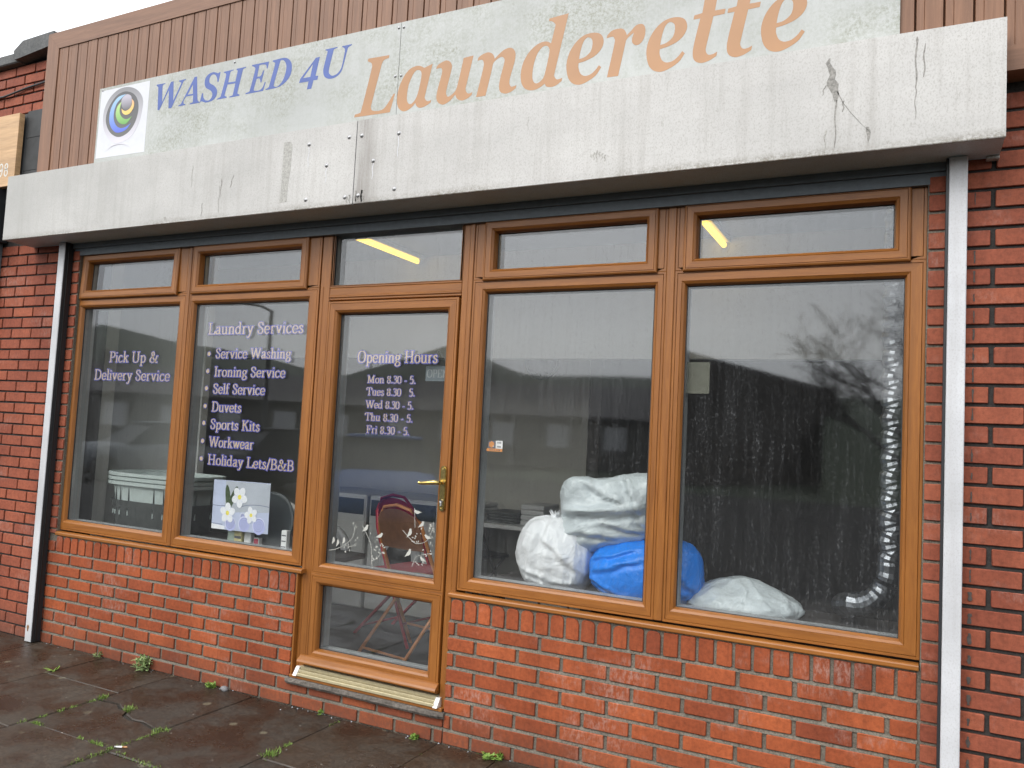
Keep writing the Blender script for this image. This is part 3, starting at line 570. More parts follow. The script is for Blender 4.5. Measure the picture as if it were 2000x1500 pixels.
# building body behind the front (roof, sides and back so that it closes)
bd = thing('shop_building', 'flat roofed shop building behind the brown cladding and the windows', 'building', (-1.5, 3, G))
m = MB(); m.box(-4.44, 2.6, 0.15, 0.30, 2.43, 3.50); m.build('upper_wall', 'charcoal', bd)
m = MB(); m.box(-7.5, 2.6, 0.302, 7.0, 3.36, 3.46); m.build('roof', 'charcoal', bd)
m = MB(); m.box(-7.5, -7.35, .302, 6.9, G - .1, 3.358); m.box(2.45, 2.6, .302, 6.9, G - .1, 3.358); m.box(-7.348, 2.448, 6.8, 6.9, G - .1, 3.358); m.build('side_wall', 'brick_pier', bd)

# ---------------------------------------------------------------- interior shell
m = MB(); m.box(-7.34, 2.44, 0.1405, 6.79, -0.60, -0.455); m.build('shop_floor', 'room_floor', kind='structure')
m = MB(); m.box(-4.438, 2.44, 0.1405, 6.79, 2.20, 2.25); m.build('shop_ceiling', 'room_ceiling', kind='structure')
m = MB(); m.box(-7.3, -1.22, 2.3, 2.4, -0.455, 2.199); m.build('room_wall', 'room_wall', kind='structure'); m = MB(); m.box(-4.95, -4.42, .3005, .62, -0.455, 2.199); m.box(-4.949, -3.80, .90, .96, -0.455, 2.199); m.build('side_room_wall', 'bulkhead', kind='structure')
m = MB(); m.box(-4.418, 1.899, 1.42, 1.50, 1.45, 2.1995); m.build('ceiling_bulkhead', 'bulkhead', kind='structure')
m = MB(); m.box(-1.218, 2.4, 3.6, 3.7, -0.455, 2.199); m.box(-1.218, -1.12, 2.3, 3.599, -0.455, 2.199); m.box(1.9, 2.0, .3005, 3.599, -0.455, 2.199); m.build('room_partition', 'room_dark', kind='structure')
m = MB(); m.box(-4.10, -2.0, .1415, .62, 0.12, 0.15); m.box(-1.02, 1.03, .1415, .72, 0.12, 0.15); m.build('inner_sill_board', 'board', kind='structure')

# ---------------------------------------------------------------- window and door units
FP = [(0, .125), (0, .030), (.0015, .0285), (.010, .0285), (.0118, .0325), (.0136, .0285)]
def frameprof(w, bead=.020, face=.0285, gd=.060):
    return [(0, .125), (0, face + .0015), (.0015, face), (.011, face), (.0125, face + .004), (.014, face), (w - bead - .0015, face), (w - bead, face + .003),
            (w - bead + .0012, face + .0012), (w - bead * .45, face + .008), (w - .004, face + .018), (w - .001, gd - .006)]
def frame(par, name, x0, x1, z0, z1, wl, wr, wb, wt, face=.0285, gd=.060, mats=('oak_h', 'oak_v'), bead=.020):
    """mitred frame whose four members may differ in width"""
    P = [frameprof(w, bead, face, gd) for w in (wl, wr, wb, wt)]
    k = len(P[0]); m = MB(); vs = []; fs = []; ms = []
    for a in range(k):
        il, ir, ib, it = (P[q][a][0] for q in range(4)); y = P[0][a][1]
        vs += [(x0 + il, y, z0 + ib), (x1 - ir, y, z0 + ib), (x1 - ir, y, z1 - it), (x0 + il, y, z1 - it)]
    for a in range(k - 1):
        for s_ in range(4):
            t = (s_ + 1) % 4; fs.append((a * 4 + s_, a * 4 + t, a * 4 + 4 + t, a * 4 + 4 + s_)); ms.append(0 if s_ in (0, 2) else 1)
    m.add(vs, fs, ms)
    # rubber gasket and pale inner reveal
    ox0, ox1, oz0, oz1 = x0 + wl - .001, x1 - wr + .001, z0 + wb - .001, z1 - wt + .001
    ring(m, ox0, ox1, oz0, oz1, [(0, gd - .006), (.0032, gd - .005), (.0034, gd - .0005)], 2, 2)
    ring(m, ox0 + .0002, ox1 - .0002, oz0 + .0002, oz1 - .0002, [(0, gd + .0225), (0, .135), (-.03, .137), (-.03, .125)], 3, 3)
    return m.build(name, [mats[0], mats[1], 'seal', 'inner_frame'], par)
def pane(par, x0, x1, z0, z1, mat='glass_fog', y=.060):
    """double glazing unit: outer and inner sheet faces with a spacer bar round the edge"""
    m = MB()
    m.add([(x0 - .004, y, z0 - .004), (x1 + .004, y, z0 - .004), (x1 + .004, y, z1 + .004), (x0 - .004, y, z1 + .004)], [(0, 1, 2, 3)], 0)
    m.add([(x0 - .004, y + .021, z0 - .004), (x1 + .004, y + .021, z0 - .004), (x1 + .004, y + .021, z1 + .004), (x0 - .004, y + .021, z1 + .004)], [(3, 2, 1, 0)], 1)
    ring(m, x0 - .0035, x1 + .0035, z0 - .0035, z1 + .0035, [(.006, y + .0205), (.006, y + .001), (0, y + .001), (0, y + .0205)], 2, 2)
    return m.build('pane', [mat, 'glass_clear', 'steel'], par)

def lower(par, x0, x1, gx0, gx1, mat='glass_fog'):
    frame(par, 'frame', x0, x1, .145, 1.697, gx0 - x0, x1 - gx1, .067, .068)
    pane(par, gx0, gx1, .212, 1.629, mat)
def toplight(par, x0, x1, gx0, gx1, opened=0.0, mat='glass_fog'):
    # fixed outer frame behind the sash, then the sash standing proud
    frame(par, 'top_light_frame', x0, x1, 1.6975, 2.055, max(.03, gx0 - .062 - x0 + .012), max(.03, x1 - gx1 - .062 + .012) if not opened < 0 else .045, .012, .085, gd=.055, bead=.010)
    sx0, sx1, sz0, sz1 = gx0 - .062, gx1 + .062, 1.690, 1.996
    P = [(0, .034), (0, .020), (.003, .0155), (.009, .0125), (.012, .0125), (.0135, .0155), (.015, .0125), (.042, .0125), (.044, .0150), (.0455, .0135), (.055, .021), (.0605, .040), (.0615, .056)]
    m = MB(); ring(m, sx0, sx1, sz0, sz1, P)
    ring(m, gx0, gx1, sz0 + .061, sz1 - .061, [(0, .056), (.003, .057), (.0034, .0598)], 2, 2)
    sash = m.build('sash', ['oak_h', 'oak_v', 'seal'], par)
    g = pane(sash, gx0, gx1, sz0 + .0615, sz1 - .0615, mat)
    sash.rotation_euler = (-opened, 0, 0)
    return sash
def trickle(par, x0, x1): pass

wa = thing('window', 'leftmost window with misted glass, peach and blue pick up lettering and its top light ajar', 'window', (-3.57, .05, .145))
lower(wa, -4.095, -3.042, -4.030, -3.118); toplight(wa, -4.095, -3.042, -3.985, -3.185, R(2.2))
wb = thing('window', 'window listing the laundry services, with the flower and towel picture in its lower part', 'window', (-2.52, .05, .145))
lower(wb, -3.018, -2.000, -2.975, -2.085, 'glass_clear'); toplight(wb, -3.018, -2.000, -2.940, -2.148)
wc = thing('window', 'window right of the door with the laundry bags and a small square sticker behind its glass', 'window', (-.5, .05, .145))
lower(wc, -1.007, -.008, -.930, -.066); toplight(wc, -1.007, -.008, -.888, -.112)
wd = thing('window', 'widest window on the far right reflecting a bare tree, with foil duct inside', 'window', (.53, .05, .145))
lower(wd, .032, 1.036, .085, .960); toplight(wd, .032, 1.036, .130, .918)
for par, x in ((wb, -3.030), (wd, .012)):
    m = MB(); wdt = .011 if par is wb else .019
    m.bevbox(x - wdt, x + wdt, .0245, .12, .146, 2.05, .003); m.build('coupling_post', 'oak_v', par)
# sills
for par, a, b in ((wa, -4.055, -3.031), (wb, -3.0305, -1.962), (wc, -1.032, .0118), (wd, .0122, 1.032)):
    m = MB(); pr = [(-.006, .1125), (-.008, .116), (-.008, .128), (-.005, .1325), (.004, .1355), (.03, .1365)]
    n_ = len(pr); vs = [(a, y, z) for y, z in pr] + [(a, .03, .1125)] + [(b, y, z) for y, z in pr] + [(b, .03, .1125)]
    fs = [tuple(range(n_, -1, -1)), tuple(range(n_ + 1, 2 * n_ + 2))] + [(i, i + 1, n_ + 2 + i, n_ + 1 + i) for i in range(n_)]
    fs = [tuple(reversed(f)) for f in fs]
    m.add(vs, fs); m.build('sill', 'oak_h', par)

# door unit
dr = thing('door', 'oak effect half glazed shop door with opening hours lettering and bird decals', 'door', (-1.5, .05, -.43))
def bar(par, name, x0, x1, y0, y1, z0, z1, mat, b=.003): m = MB(); m.bevbox(x0, x1, y0, y1, z0, z1, b); return m.build(name, mat, par)
bar(dr, 'jamb', -2.004, -1.992, .0035, .125, -.428, .1115, 'oak_v', .002)
bar(dr, 'jamb', -1.9915, -1.925, .0285, .125, -.428, 2.055, 'oak_v')
bar(dr, 'jamb', -1.9795, -1.965, .0245, .1, -.428, 1.70, 'oak_v', .004)
bar(dr, 'jamb', -1.072, -1.0352, .0285, .125, -.428, 2.055, 'oak_v')
bar(dr, 'jamb', -1.0348, -1.0085, .0225, .125, -.428, 2.05, 'oak_v')
bar(dr, 'jamb', -1.0345, -1.0205, .0035, .0224, -.428, .1115, 'oak_v', .002)
bar(dr, 'transom', -1.9248, -1.0722, .0285, .125, 1.620, 1.690, 'oak_h', .004)
bar(dr, 'transom', -1.9247, -1.0723, .0225, .12, 1.632, 1.648, 'oak_h', .005)
frame(dr, 'top_light_frame', -1.9246, -1.0724, 1.6902, 2.054, .010, .010, .016, .03, gd=.055, bead=.006)
pane(dr, -1.915, -1.082, 1.706, 2.024)
# leaf: outer frame members with two openings
LX0, LX1 = -1.918, -1.080
leaf = frame(dr, 'door_leaf', LX0, LX1, .118, 1.612, .068, .072, .060, .070, face=.019, gd=.060)
frame(leaf, 'lower_frame', LX0, LX1, -.372, .1178, .063, .075, .090, .062, face=.019, gd=.060)
pane(leaf, LX0 + .068, LX1 - .072, .178, 1.542, 'glass_clear'); pane(leaf, LX0 + .063, LX1 - .075, -.282, .0558, 'glass_clear')
m = MB(); pr = [(.0185, -.318), (.008, -.322), (-.012, -.338), (-.018, -.348), (-.018, -.354), (.0185, -.352)]
for f in (0,):
    vs = [(-1.945, y, z) for y, z in pr] + [(-1.072, y, z) for y, z in pr]; k = len(pr)
    m.add(vs, [tuple(range(k)), tuple(range(2 * k - 1, k - 1, -1))] + [(i, k + i, k + (i + 1) % k, (i + 1) % k) for i in range(k)])
m.build('weather_bar', 'oak_h', leaf)
# threshold
m = MB(); m.bevbox(-1.945, -1.078, -.012, .125, -.428, -.4125, .002); m.bevbox(-1.945, -1.078, .002, .120, -.4124, -.398, .002); m.bevbox(-1.945, -1.078, .016, .115, -.3979, -.380, .002)
m.build('threshold', 'gold_ano', dr)
for x in (-1.958, -1.070):
    m = MB(); m.add([(x - .012, -.016, -.428), (x + .012, -.016, -.428), (x + .012, .05, -.428), (x - .012, .05, -.428), (x - .012, .014, -.385), (x + .012, .014, -.385), (x + .012, .05, -.385), (x - .012, .05, -.385)],
        [(0, 1, 2, 3), (4, 7, 6, 5), (0, 4, 5, 1), (1, 5, 6, 2), (2, 6, 7, 3), (3, 7, 4, 0)]); m.build('threshold_cap', 'white_plastic', dr)
bar(dr, 'sub_sill', -2.003, -1.036, -.004, .12, -.4445, -.4285, 'oak_h', .002)
# handle: backplate, lever, cylinder
m = MB()
def rounded(cx, z0, z1, r, n=8):
    out = []
    for k in range(n + 1): a = math.pi * k / n; out.append((cx + r * math.cos(a), z1 - r + r * math.sin(a)))
    for k in range(n + 1): a = math.pi + math.pi * k / n; out.append((cx + r * math.cos(a), z0 + r + r * math.sin(a)))
    return out
hx = -1.108
m.plate([rounded(hx, .525, .752, .0165)], .009, .011); m.plate([rounded(hx, .530, .747, .0125)], .006, .004)
hp = m.build('handle_plate', 'brass', leaf)
m = MB(); m.tube([(hx, .010, .668), (hx, -.030, .668)], .010, 12)
m.tube([(hx + .008, -.036, .668), (hx - .020, -.040, .669), (hx - .060, -.043, .664), (hx - .095, -.040, .660), (hx - .118, -.028, .660)], [.0105, .0115, .010, .0085, .0075], 12)
m.build('lever', 'brass', leaf)
m = MB(); m.tube([(hx, .007, .575), (hx, -.004, .575)], .0085, 12); m.plate([[(hx - .0045, .552), (hx + .0045, .552), (hx + .0045, .575), (hx - .0045, .575)]], -.003, .01); m.build('lock_cylinder', 'steel', leaf)
for z in (.541, .738):
    m = MB(); m.tube([(hx, .007, z), (hx, .0035, z)], .004, 8); m.build('screw', 'brass', leaf)

# concrete doorstep
st = None
m = MB(); N = 40; vs = []; fs = []
prof = [(.02, -.4448), (-.012, -.4452), (-.022, -.449), (-.026, -.462), (-.019, -.474), (.0, -.480), (.02, -.478)]
for i in range(N + 1):
    x = -2.024 + (1.004 * i / N)
    for k, (y, z) in enumerate(prof):
        q = noise.noise(Vector((x * 14, y * 30, z * 30))) * .006 + noise.noise(Vector((x * 47, k * 3.1, 0))) * .003
        e = .012 if i in (0, N) else 0
        vs.append((x, y - (q if 0 < k < 6 else 0) + e * (1 if y < 0 else 0), z + (q * .8 if 1 < k < 6 else 0) + .055 - .0))
K = len(prof)
for i in range(N):
    for k in range(K - 1): fs.append((i * K + k, i * K + k + 1, (i + 1) * K + k + 1, (i + 1) * K + k))
fs += [tuple(range(K - 1, -1, -1)), tuple(N * K + k for k in range(K))]
vs = [(x, y, z - .055) for x, y, z in vs]
m.add(vs, [tuple(reversed(f)) for f in fs]); st = m.build('doorstep', 'concrete_rough')
tag(st, 'rough grey concrete step edge under the threshold of the shop door', 'step')

# lintel board over the windows
m = MB(); m.box(-4.12, 1.10, .002, .14, 1.988, 2.068); m.box(-4.12, 1.10, -.012, .0018, 2.035, 2.068)
lt = m.build('lintel_board', 'lintel'); tag(lt, 'dark blue grey board running above the windows under the shutter box', 'board')

# ---------------------------------------------------------------- shutter box
sb = thing('shutter_box', 'long dirty white metal shutter box running over the windows and the door', 'shutter box', (-1.6, -.11, 2.07))
X0, X1, XS, YF, ZB, ZT = -4.565, 1.275, -1.607, -.22, 2.072, 2.512
def facepanel(x0, x1):
    m = MB(); m.add([(x0, YF, ZB), (x1, YF, ZB), (x1, YF, ZT), (x0, YF, ZT), (x0, YF + .0025, ZB), (x1, YF + .0025, ZB), (x1, YF + .0025, ZT), (x0, YF + .0025, ZT)],
        [(0, 1, 2, 3), (7, 6, 5, 4), (0, 3, 7, 4), (1, 5, 6, 2), (3, 2, 6, 7), (0, 4, 5, 1)])
    # rolled lower lip
    m.tube([(x0 + .001, YF + .0035, ZB + .002), (x1 - .001, YF + .0035, ZB + .002)], .0055, 6)
    return m.build('front_panel', 'shutter', sb)
facepanel(X0, XS - .0025); facepanel(XS + .0025, X1)
bar(sb, 'joint_cover', XS - .0022, XS + .0022, YF + .001, YF + .02, ZB + .004, ZT - .002, 'dark_metal', .0005)
for a, b in ((X0 + .002, XS - .001), (XS + .001, X1 - .002)):
    m = MB(); m.add([(a, YF + .006, ZB), (b, YF + .006, ZB), (b, -.0, ZB - .002), (a, -.0, ZB - .002), (a, YF + .006, ZB + .003), (b, YF + .006, ZB + .003), (b, -.0, ZB + .001), (a, -.0, ZB + .001)],
        [(0, 3, 2, 1), (4, 5, 6, 7), (0, 1, 5, 4), (1, 2, 6, 5), (2, 3, 7, 6), (3, 0, 4, 7)]); m.build('soffit_panel', 'soffit', sb)
for x in (X0 + .003, X1 - .006): bar(sb, 'end_cap', x, x + .003, YF + .003, -.0005, ZB + .002, ZT - .003, 'shutter', .0005)
bar(sb, 'top_panel', X0 + .004, X1 - .004, YF + .003, -.001, ZT - .0025, ZT - .0005, 'shutter', .0005)
bar(sb, 'end_bracket', X1 - .045, X1 - .002, -.035, -.004, ZB - .016, ZB - .0025, 'shutter', .002)
def screw(par, x, y, z, r=.0100, mat='steel', name='screw'):
    m = MB(); m.lathe([(r * 1.25, 0), (r * 1.2, .0012), (r * .72, .0014), (r * .68, .004), (r * .45, .0052)], 8, 0, Matrix.Translation((x, y, z)) @ Matrix.Rotation(R(90), 4, 'X')); m.build(name, mat, par)
for x, z in ((-1.922, 2.424), (-1.794, 2.295), (-1.655, 2.431), (-1.575, 2.429), (-1.343, 2.413), (-1.492, 2.287), (-1.351, 2.127), (-1.921, 2.121), (-1.66, 2.112), (-1.575, 2.113)):
    screw(sb, x, YF, z)
# stains with a shape of their own
MAT['stain'] = simple('dried_drip_stain', (0.27, 0.26, 0.24), 0.8, var=0.4, vs=90)
MAT['stain_pale'] = simple('pale_grime_stain', (0.37, 0.36, 0.33), 0.8, var=0.3, vs=90)
def drip(pts, ws, mat='stain', y=YF):
    m = MB(); L = []; Rr = []
    for i, (x, z) in enumerate(pts):
        w = ws[i] * random.uniform(.75, 1.25); L.append((x - w, z)); Rr.append((x + w * random.uniform(.8, 1.2), z))
    m.plate([L + Rr[::-1]], y - .0006, .0005); m.build('stain', mat, sb)
def run(x, z0, z1, w0, w1, mat='stain', n=16, dx=0.0):
    ps = []; ws = []
    for i in range(n + 1):
        t = i / n; ps.append((x + dx * t + math.sin(t * 9 + x * 20) * .0025, z0 + (z1 - z0) * t)); ws.append((w0 + (w1 - w0) * t) * (0.45 if i in (0, n) else 1))
    drip(ps, ws, mat)
drip([(.682, 2.458), (.676, 2.44), (.684, 2.42), (.692, 2.405), (.696, 2.39), (.690, 2.37), (.695, 2.35), (.700, 2.33), (.706, 2.31), (.708, 2.28)], [.003, .009, .007, .013, .010, .012, .022, .018, .010, .004])
run(.708, 2.285, 2.092, .0038, .002); drip([(.712, 2.32), (.735, 2.27), (.765, 2.225), (.80, 2.18), (.835, 2.14)], [.002, .0018, .0015, .0015, .001])
drip([(.822, 2.165), (.826, 2.15), (.828, 2.13), (.826, 2.10)], [.003, .008, .006, .001]); run(.735, 2.28, 2.235, .003, .002)
run(.668, 2.35, 2.31, .003, .001, dx=-.01); run(.672, 2.17, 2.09, .004, .001, 'stain_pale')
run(.985, 2.49, 2.29, .004, .002); run(.985, 2.29, 2.17, .0018, .001); run(1.012, 2.46, 2.33, .002, .0025)
for k in range(7): run(-.30 + k * .013, 2.20 - abs(k - 2) * .008, 2.17 - (k % 3) * .012, .004, .0015, 'stain_pale')
run(-2.55, 2.30, 2.19, .004, .002); run(-2.56, 2.26, 2.10, .0015, .001); run(-2.46, 2.31, 2.24, .002, .0035, dx=-.02); run(-2.79, 2.40, 2.27, .0035, .001, 'stain_pale'); run(-2.69, 2.17, 2.09, .003, .002)
for x, z0, z1, w in ((-2.99, 2.11, 2.09, .02), (.02, 2.30, 2.27, .002), (-.62, 2.40, 2.33, .002), (.25, 2.32, 2.30, .003), (1.12, 2.28, 2.2, .001)): run(x, z0, z1, w * .5, w * .3, 'stain_pale')
for x in (-1.922, -1.343, -1.492, -1.794): run(x, {-1.922: 2.41, -1.343: 2.40, -1.492: 2.275, -1.794: 2.28}[x], {-1.922: 2.30, -1.343: 2.29, -1.492: 2.19, -1.794: 2.20}[x], .0022, .0015, 'sticker_white')
# large faint tidemark left of the centre joint, dirt around the joint
MAT['grime'] = simple('thin_grey_grime', (0.38, 0.372, 0.345), 0.7, var=0.30, vs=120)
drip([(-2.075, 2.455), (-2.072, 2.43), (-2.066, 2.38), (-2.07, 2.3), (-2.075, 2.2), (-2.08, 2.12)], [.02, .028, .030, .030, .029, .026], 'grime')
for k in range(9): run(XS + random.uniform(-.05, .07), 2.115 + random.uniform(-.01, .03), 2.078, .006, .003, 'stain')

# guide rails
def rail(x0, x1, zt, inner_left, label):
    r_ = thing('guide_rail', label, 'shutter rail', ((x0 + x1) / 2, -.03, G), group=None)
    bar(r_, 'rail_face', x0, x1, -.062, -.0005, G + .004, zt, 'rail', .003)
    if inner_left: bar(r_, 'channel_lining', x0 - .010, x0 - .0005, -.050, -.0005, G + .004, zt, 'dark_metal', .001)
    else:
        bar(r_, 'channel_lining', x1 + .0005, x1 + .006, -.060, -.0005, G + .004, zt, 'dark_metal', .001)
        bar(r_, 'brush_strip', x1 + .0062, x1 + .012, -.040, -.028, G + .004, zt, 'seal', .001)
    return r_
rl = rail(-4.195, -4.131, 2.069, False, 'white metal shutter guide rail with a rust spot at the left end of the shopfront')
rail(1.106, 1.168, 2.069, True, 'clean white metal shutter guide rail at the right end of the shopfront')
MAT['rust'] = simple('rust_spot', (0.20, 0.10, 0.04), 0.9, var=0.4, vs=80)
m = MB(); m.plate([[( -4.168 + .010 * math.cos(a) * (1 + .3 * math.sin(3 * a)), -.50 + .022 * math.sin(a)) for a in [k * math.pi / 6 for k in range(12)]]], -.0626, .0005); m.build('rust_spot', 'rust', rl)

# ---------------------------------------------------------------- brown cladding
cg = thing('cladding', 'brown wood effect cladding of upright boards with a wide border, above the shutter box', 'cladding', (-1.5, -.05, 2.4))
m = MB(); m.box(-4.43, 2.55, -.078, .148, 2.385, 3.53); m.build('backing', 'charcoal', cg)
def trim(name, pts, mat):
    m = MB(); n = len(pts); vs = [(x, -.104, z) for x, z in pts] + [(x, .149, z) for x, z in pts]
    m.add(vs, [tuple(range(n))] + [(i, n + i, n + (i + 1) % n, (i + 1) % n) for i in range(n)]); return m.build(name, mat, cg)
trim('border_board', [(-4.445, 2.362), (-4.322, 2.4585), (-4.322, 3.432), (-4.445, 3.552)], 'clad_v')
trim('border_board', [(-4.4445, 3.5525), (-4.3215, 3.4325), (2.60, 3.4325), (2.60, 3.5525)], 'clad_h')
trim('border_board', [(-4.4445, 2.3615), (2.60, 2.3615), (2.60, 2.458), (-4.3215, 2.458)], 'clad_h')
pm = {}
x = -4.3205; k = 0
while x < 2.57:
    w = min(.0995, 2.597 - x); key = round(w, 3)
    if key not in pm:
        m = MB(); hw = w / 2
        prof = [(-hw, -.0785), (-hw + .0012, -.0835), (-hw + .0045, -.0985), (-hw + .030, -.0985), (-hw + .0315, -.0965), (-hw + .033, -.0985), (hw - .0045, -.0985), (hw - .0012, -.0835), (hw, -.0785)]
        n = len(prof); vs = [(a, y, 2.4585) for a, y in prof] + [(a, y, 3.432) for a, y in prof]
        m.add(vs, [(i, i + 1, n + i + 1, n + i) for i in range(n - 1)]); o = m.build('cladding_board', 'clad_v', cg); pm[key] = o
        o.location.x = x + hw - wloc(cg).x
    else:
        o = pm[key].copy(); col.objects.link(o); o.location.x = x + w / 2 - wloc(cg).x
    o.location.y += random.uniform(-.0008, .0008)
    x += .1; k += 1

# ---------------------------------------------------------------- shop sign
sg = thing('shop_sign', 'algae stained white sign with blue and orange lettering reading WASHED 4U Launderette', 'sign', (-1.45, -.11, 2.5))
YS = -.116
for a, b in ((-3.832, -1.4445), (-1.4425, .926)): bar(sg, 'sign_panel', a, b, YS, -.1045, 2.50, 3.063, 'signboard', .001)
def shape(name, cs, mat, par, y=YS, sh=(0, 0), th=.0006, sub=5):
    m = MB(); m.plate([[(p[0] + sh[0], p[1] + sh[1]) for p in spline(c, True, sub)] for c in cs], y - th, th, 0); return m.build(name, mat, par)
for ch in ('W', 'A', 'S', 'H', 'E', 'D', '4', 'U'): shape('letter', GLYPHS[ch], 'blue', sg)
for ch, s_ in (('L', None), ('a', None), ('u', None), ('n', None), ('d', None), ('e', None), ('r', None), ('e', 'e1'), ('t', None), ('t', 't1'), ('e', 'e2')):
    shape('letter', GLYPHS[ch], 'peach', sg, sh=SHIFT[s_] if s_ else (0, 0))
# round emblem on its own sticker
stk = shape('emblem_sticker', [[(-3.818, 2.590, 1), (-3.355, 2.585, 1), (-3.352, 3.045, 1), (-3.812, 3.043, 1)]], 'sticker_white', sg)
def gradmat(name, lo, hi, z0, z1, metal=0.0, rough=0.35):
    m, n, b = newmat(name); g = nd(n, 'ShaderNodeNewGeometry'); sx = nd(n, 'ShaderNodeSeparateXYZ'); n.links.new(g.outputs['Position'], sx.inputs[0])
    mr = nd(n, 'ShaderNodeMapRange'); mr.inputs['From Min'].default_value = z0; mr.inputs['From Max'].default_value = z1; n.links.new(sx.outputs['Z'], mr.inputs['Value'])
    n.links.new(ramp(n, mr.outputs[0], [(0, lo), (1, hi)]), b.inputs['Base Color']); b.inputs['Roughness'].default_value = rough; MAT[name] = m
gradmat('print_silver', (0.62, 0.60, 0.66), (0.22, 0.22, 0.23), 2.68, 3.02); gradmat('print_dark', (0.11, 0.11, 0.105), (0.07, 0.07, 0.075), 2.7, 3.0)
gradmat('print_blue', (0.07, 0.12, 0.62), (0.30, 0.50, 0.70), 2.74, 2.97); gradmat('print_green', (0.12, 0.36, 0.07), (0.42, 0.62, 0.22), 2.79, 2.93)
gradmat('print_yellow', (0.80, 0.56, 0.12), (0.75, 0.42, 0.22), 2.85, 2.94); gradmat('print_grey', (0.10, 0.10, 0.105), (0.44, 0.41, 0.48), 2.88, 2.97)
for i, (g, mt) in enumerate((('ring', 'print_silver'), ('disc', 'print_dark'), ('grey', 'print_grey'), ('blue', 'print_blue'), ('green', 'print_green'), ('yellow', 'print_yellow'), ('arc', 'print_silver'))):
    m = MB(); m.plate([spline(c, True, 6) for c in GLYPHS[g]], YS - .0012 - .0003 * i, .0003); m.build('emblem_print', mt, sg)
for x, z in ((-1.459, 3.035), (-1.427, 3.033), (-1.462, 2.772), (-1.427, 2.771), (-2.628, 3.045), (-3.80, 3.048)): screw(sg, x, YS, z, .007)

# neighbouring sign and dark panel
ng = thing('neighbour_sign', 'pale wood effect sign ending in the white figures 98 at the left edge', 'sign', (-5.3, -.09, 2.5))
bar(ng, 'sign_board', -6.6, -4.705, -.10, -.06, 2.505, 3.03, 'tan_wood', .002)
dp = thing('charcoal_panel', 'charcoal slate panel between the pale wood sign and the brown cladding', 'panel', (-4.57, -.03, 2.42))
for z0, z1 in ((2.40, 2.62), (2.6215, 2.86), (2.8615, 3.06)): bar(dp, 'tile', -4.70, -4.448, -.045, -.0005, z0, z1, 'charcoal', .002)
bar(dp, 'tile', -4.9, -4.7015, -.045, -.0005, 2.40, 3.045, 'charcoal', .002)
nb = thing('neighbour_shutter_box', 'dark end of the next shop shutter box under the pale wood sign', 'shutter box', (-5.6, -.1, 2.1))
bar(nb, 'casing', -6.6, -4.885, -.20, -.0005, 2.12, 2.50, 'charcoal', .004)
bar(nb, 'end_cap', -4.8845, -4.878, -.198, -.002, 2.122, 2.498, 'dark_metal', .001)
nr = thing('guide_rail', 'blue grey shutter rail of the next shop at the left edge of the picture', 'shutter rail', (-4.97, -.03, G))
bar(nr, 'rail_face', -5.02, -4.925, -.06, -.0005, G + .004, 2.119, 'lintel', .003)
bar(nr, 'channel_lining', -5.035, -5.0205, -.055, -.0005, G + .004, 2.119, 'dark_metal', .003)

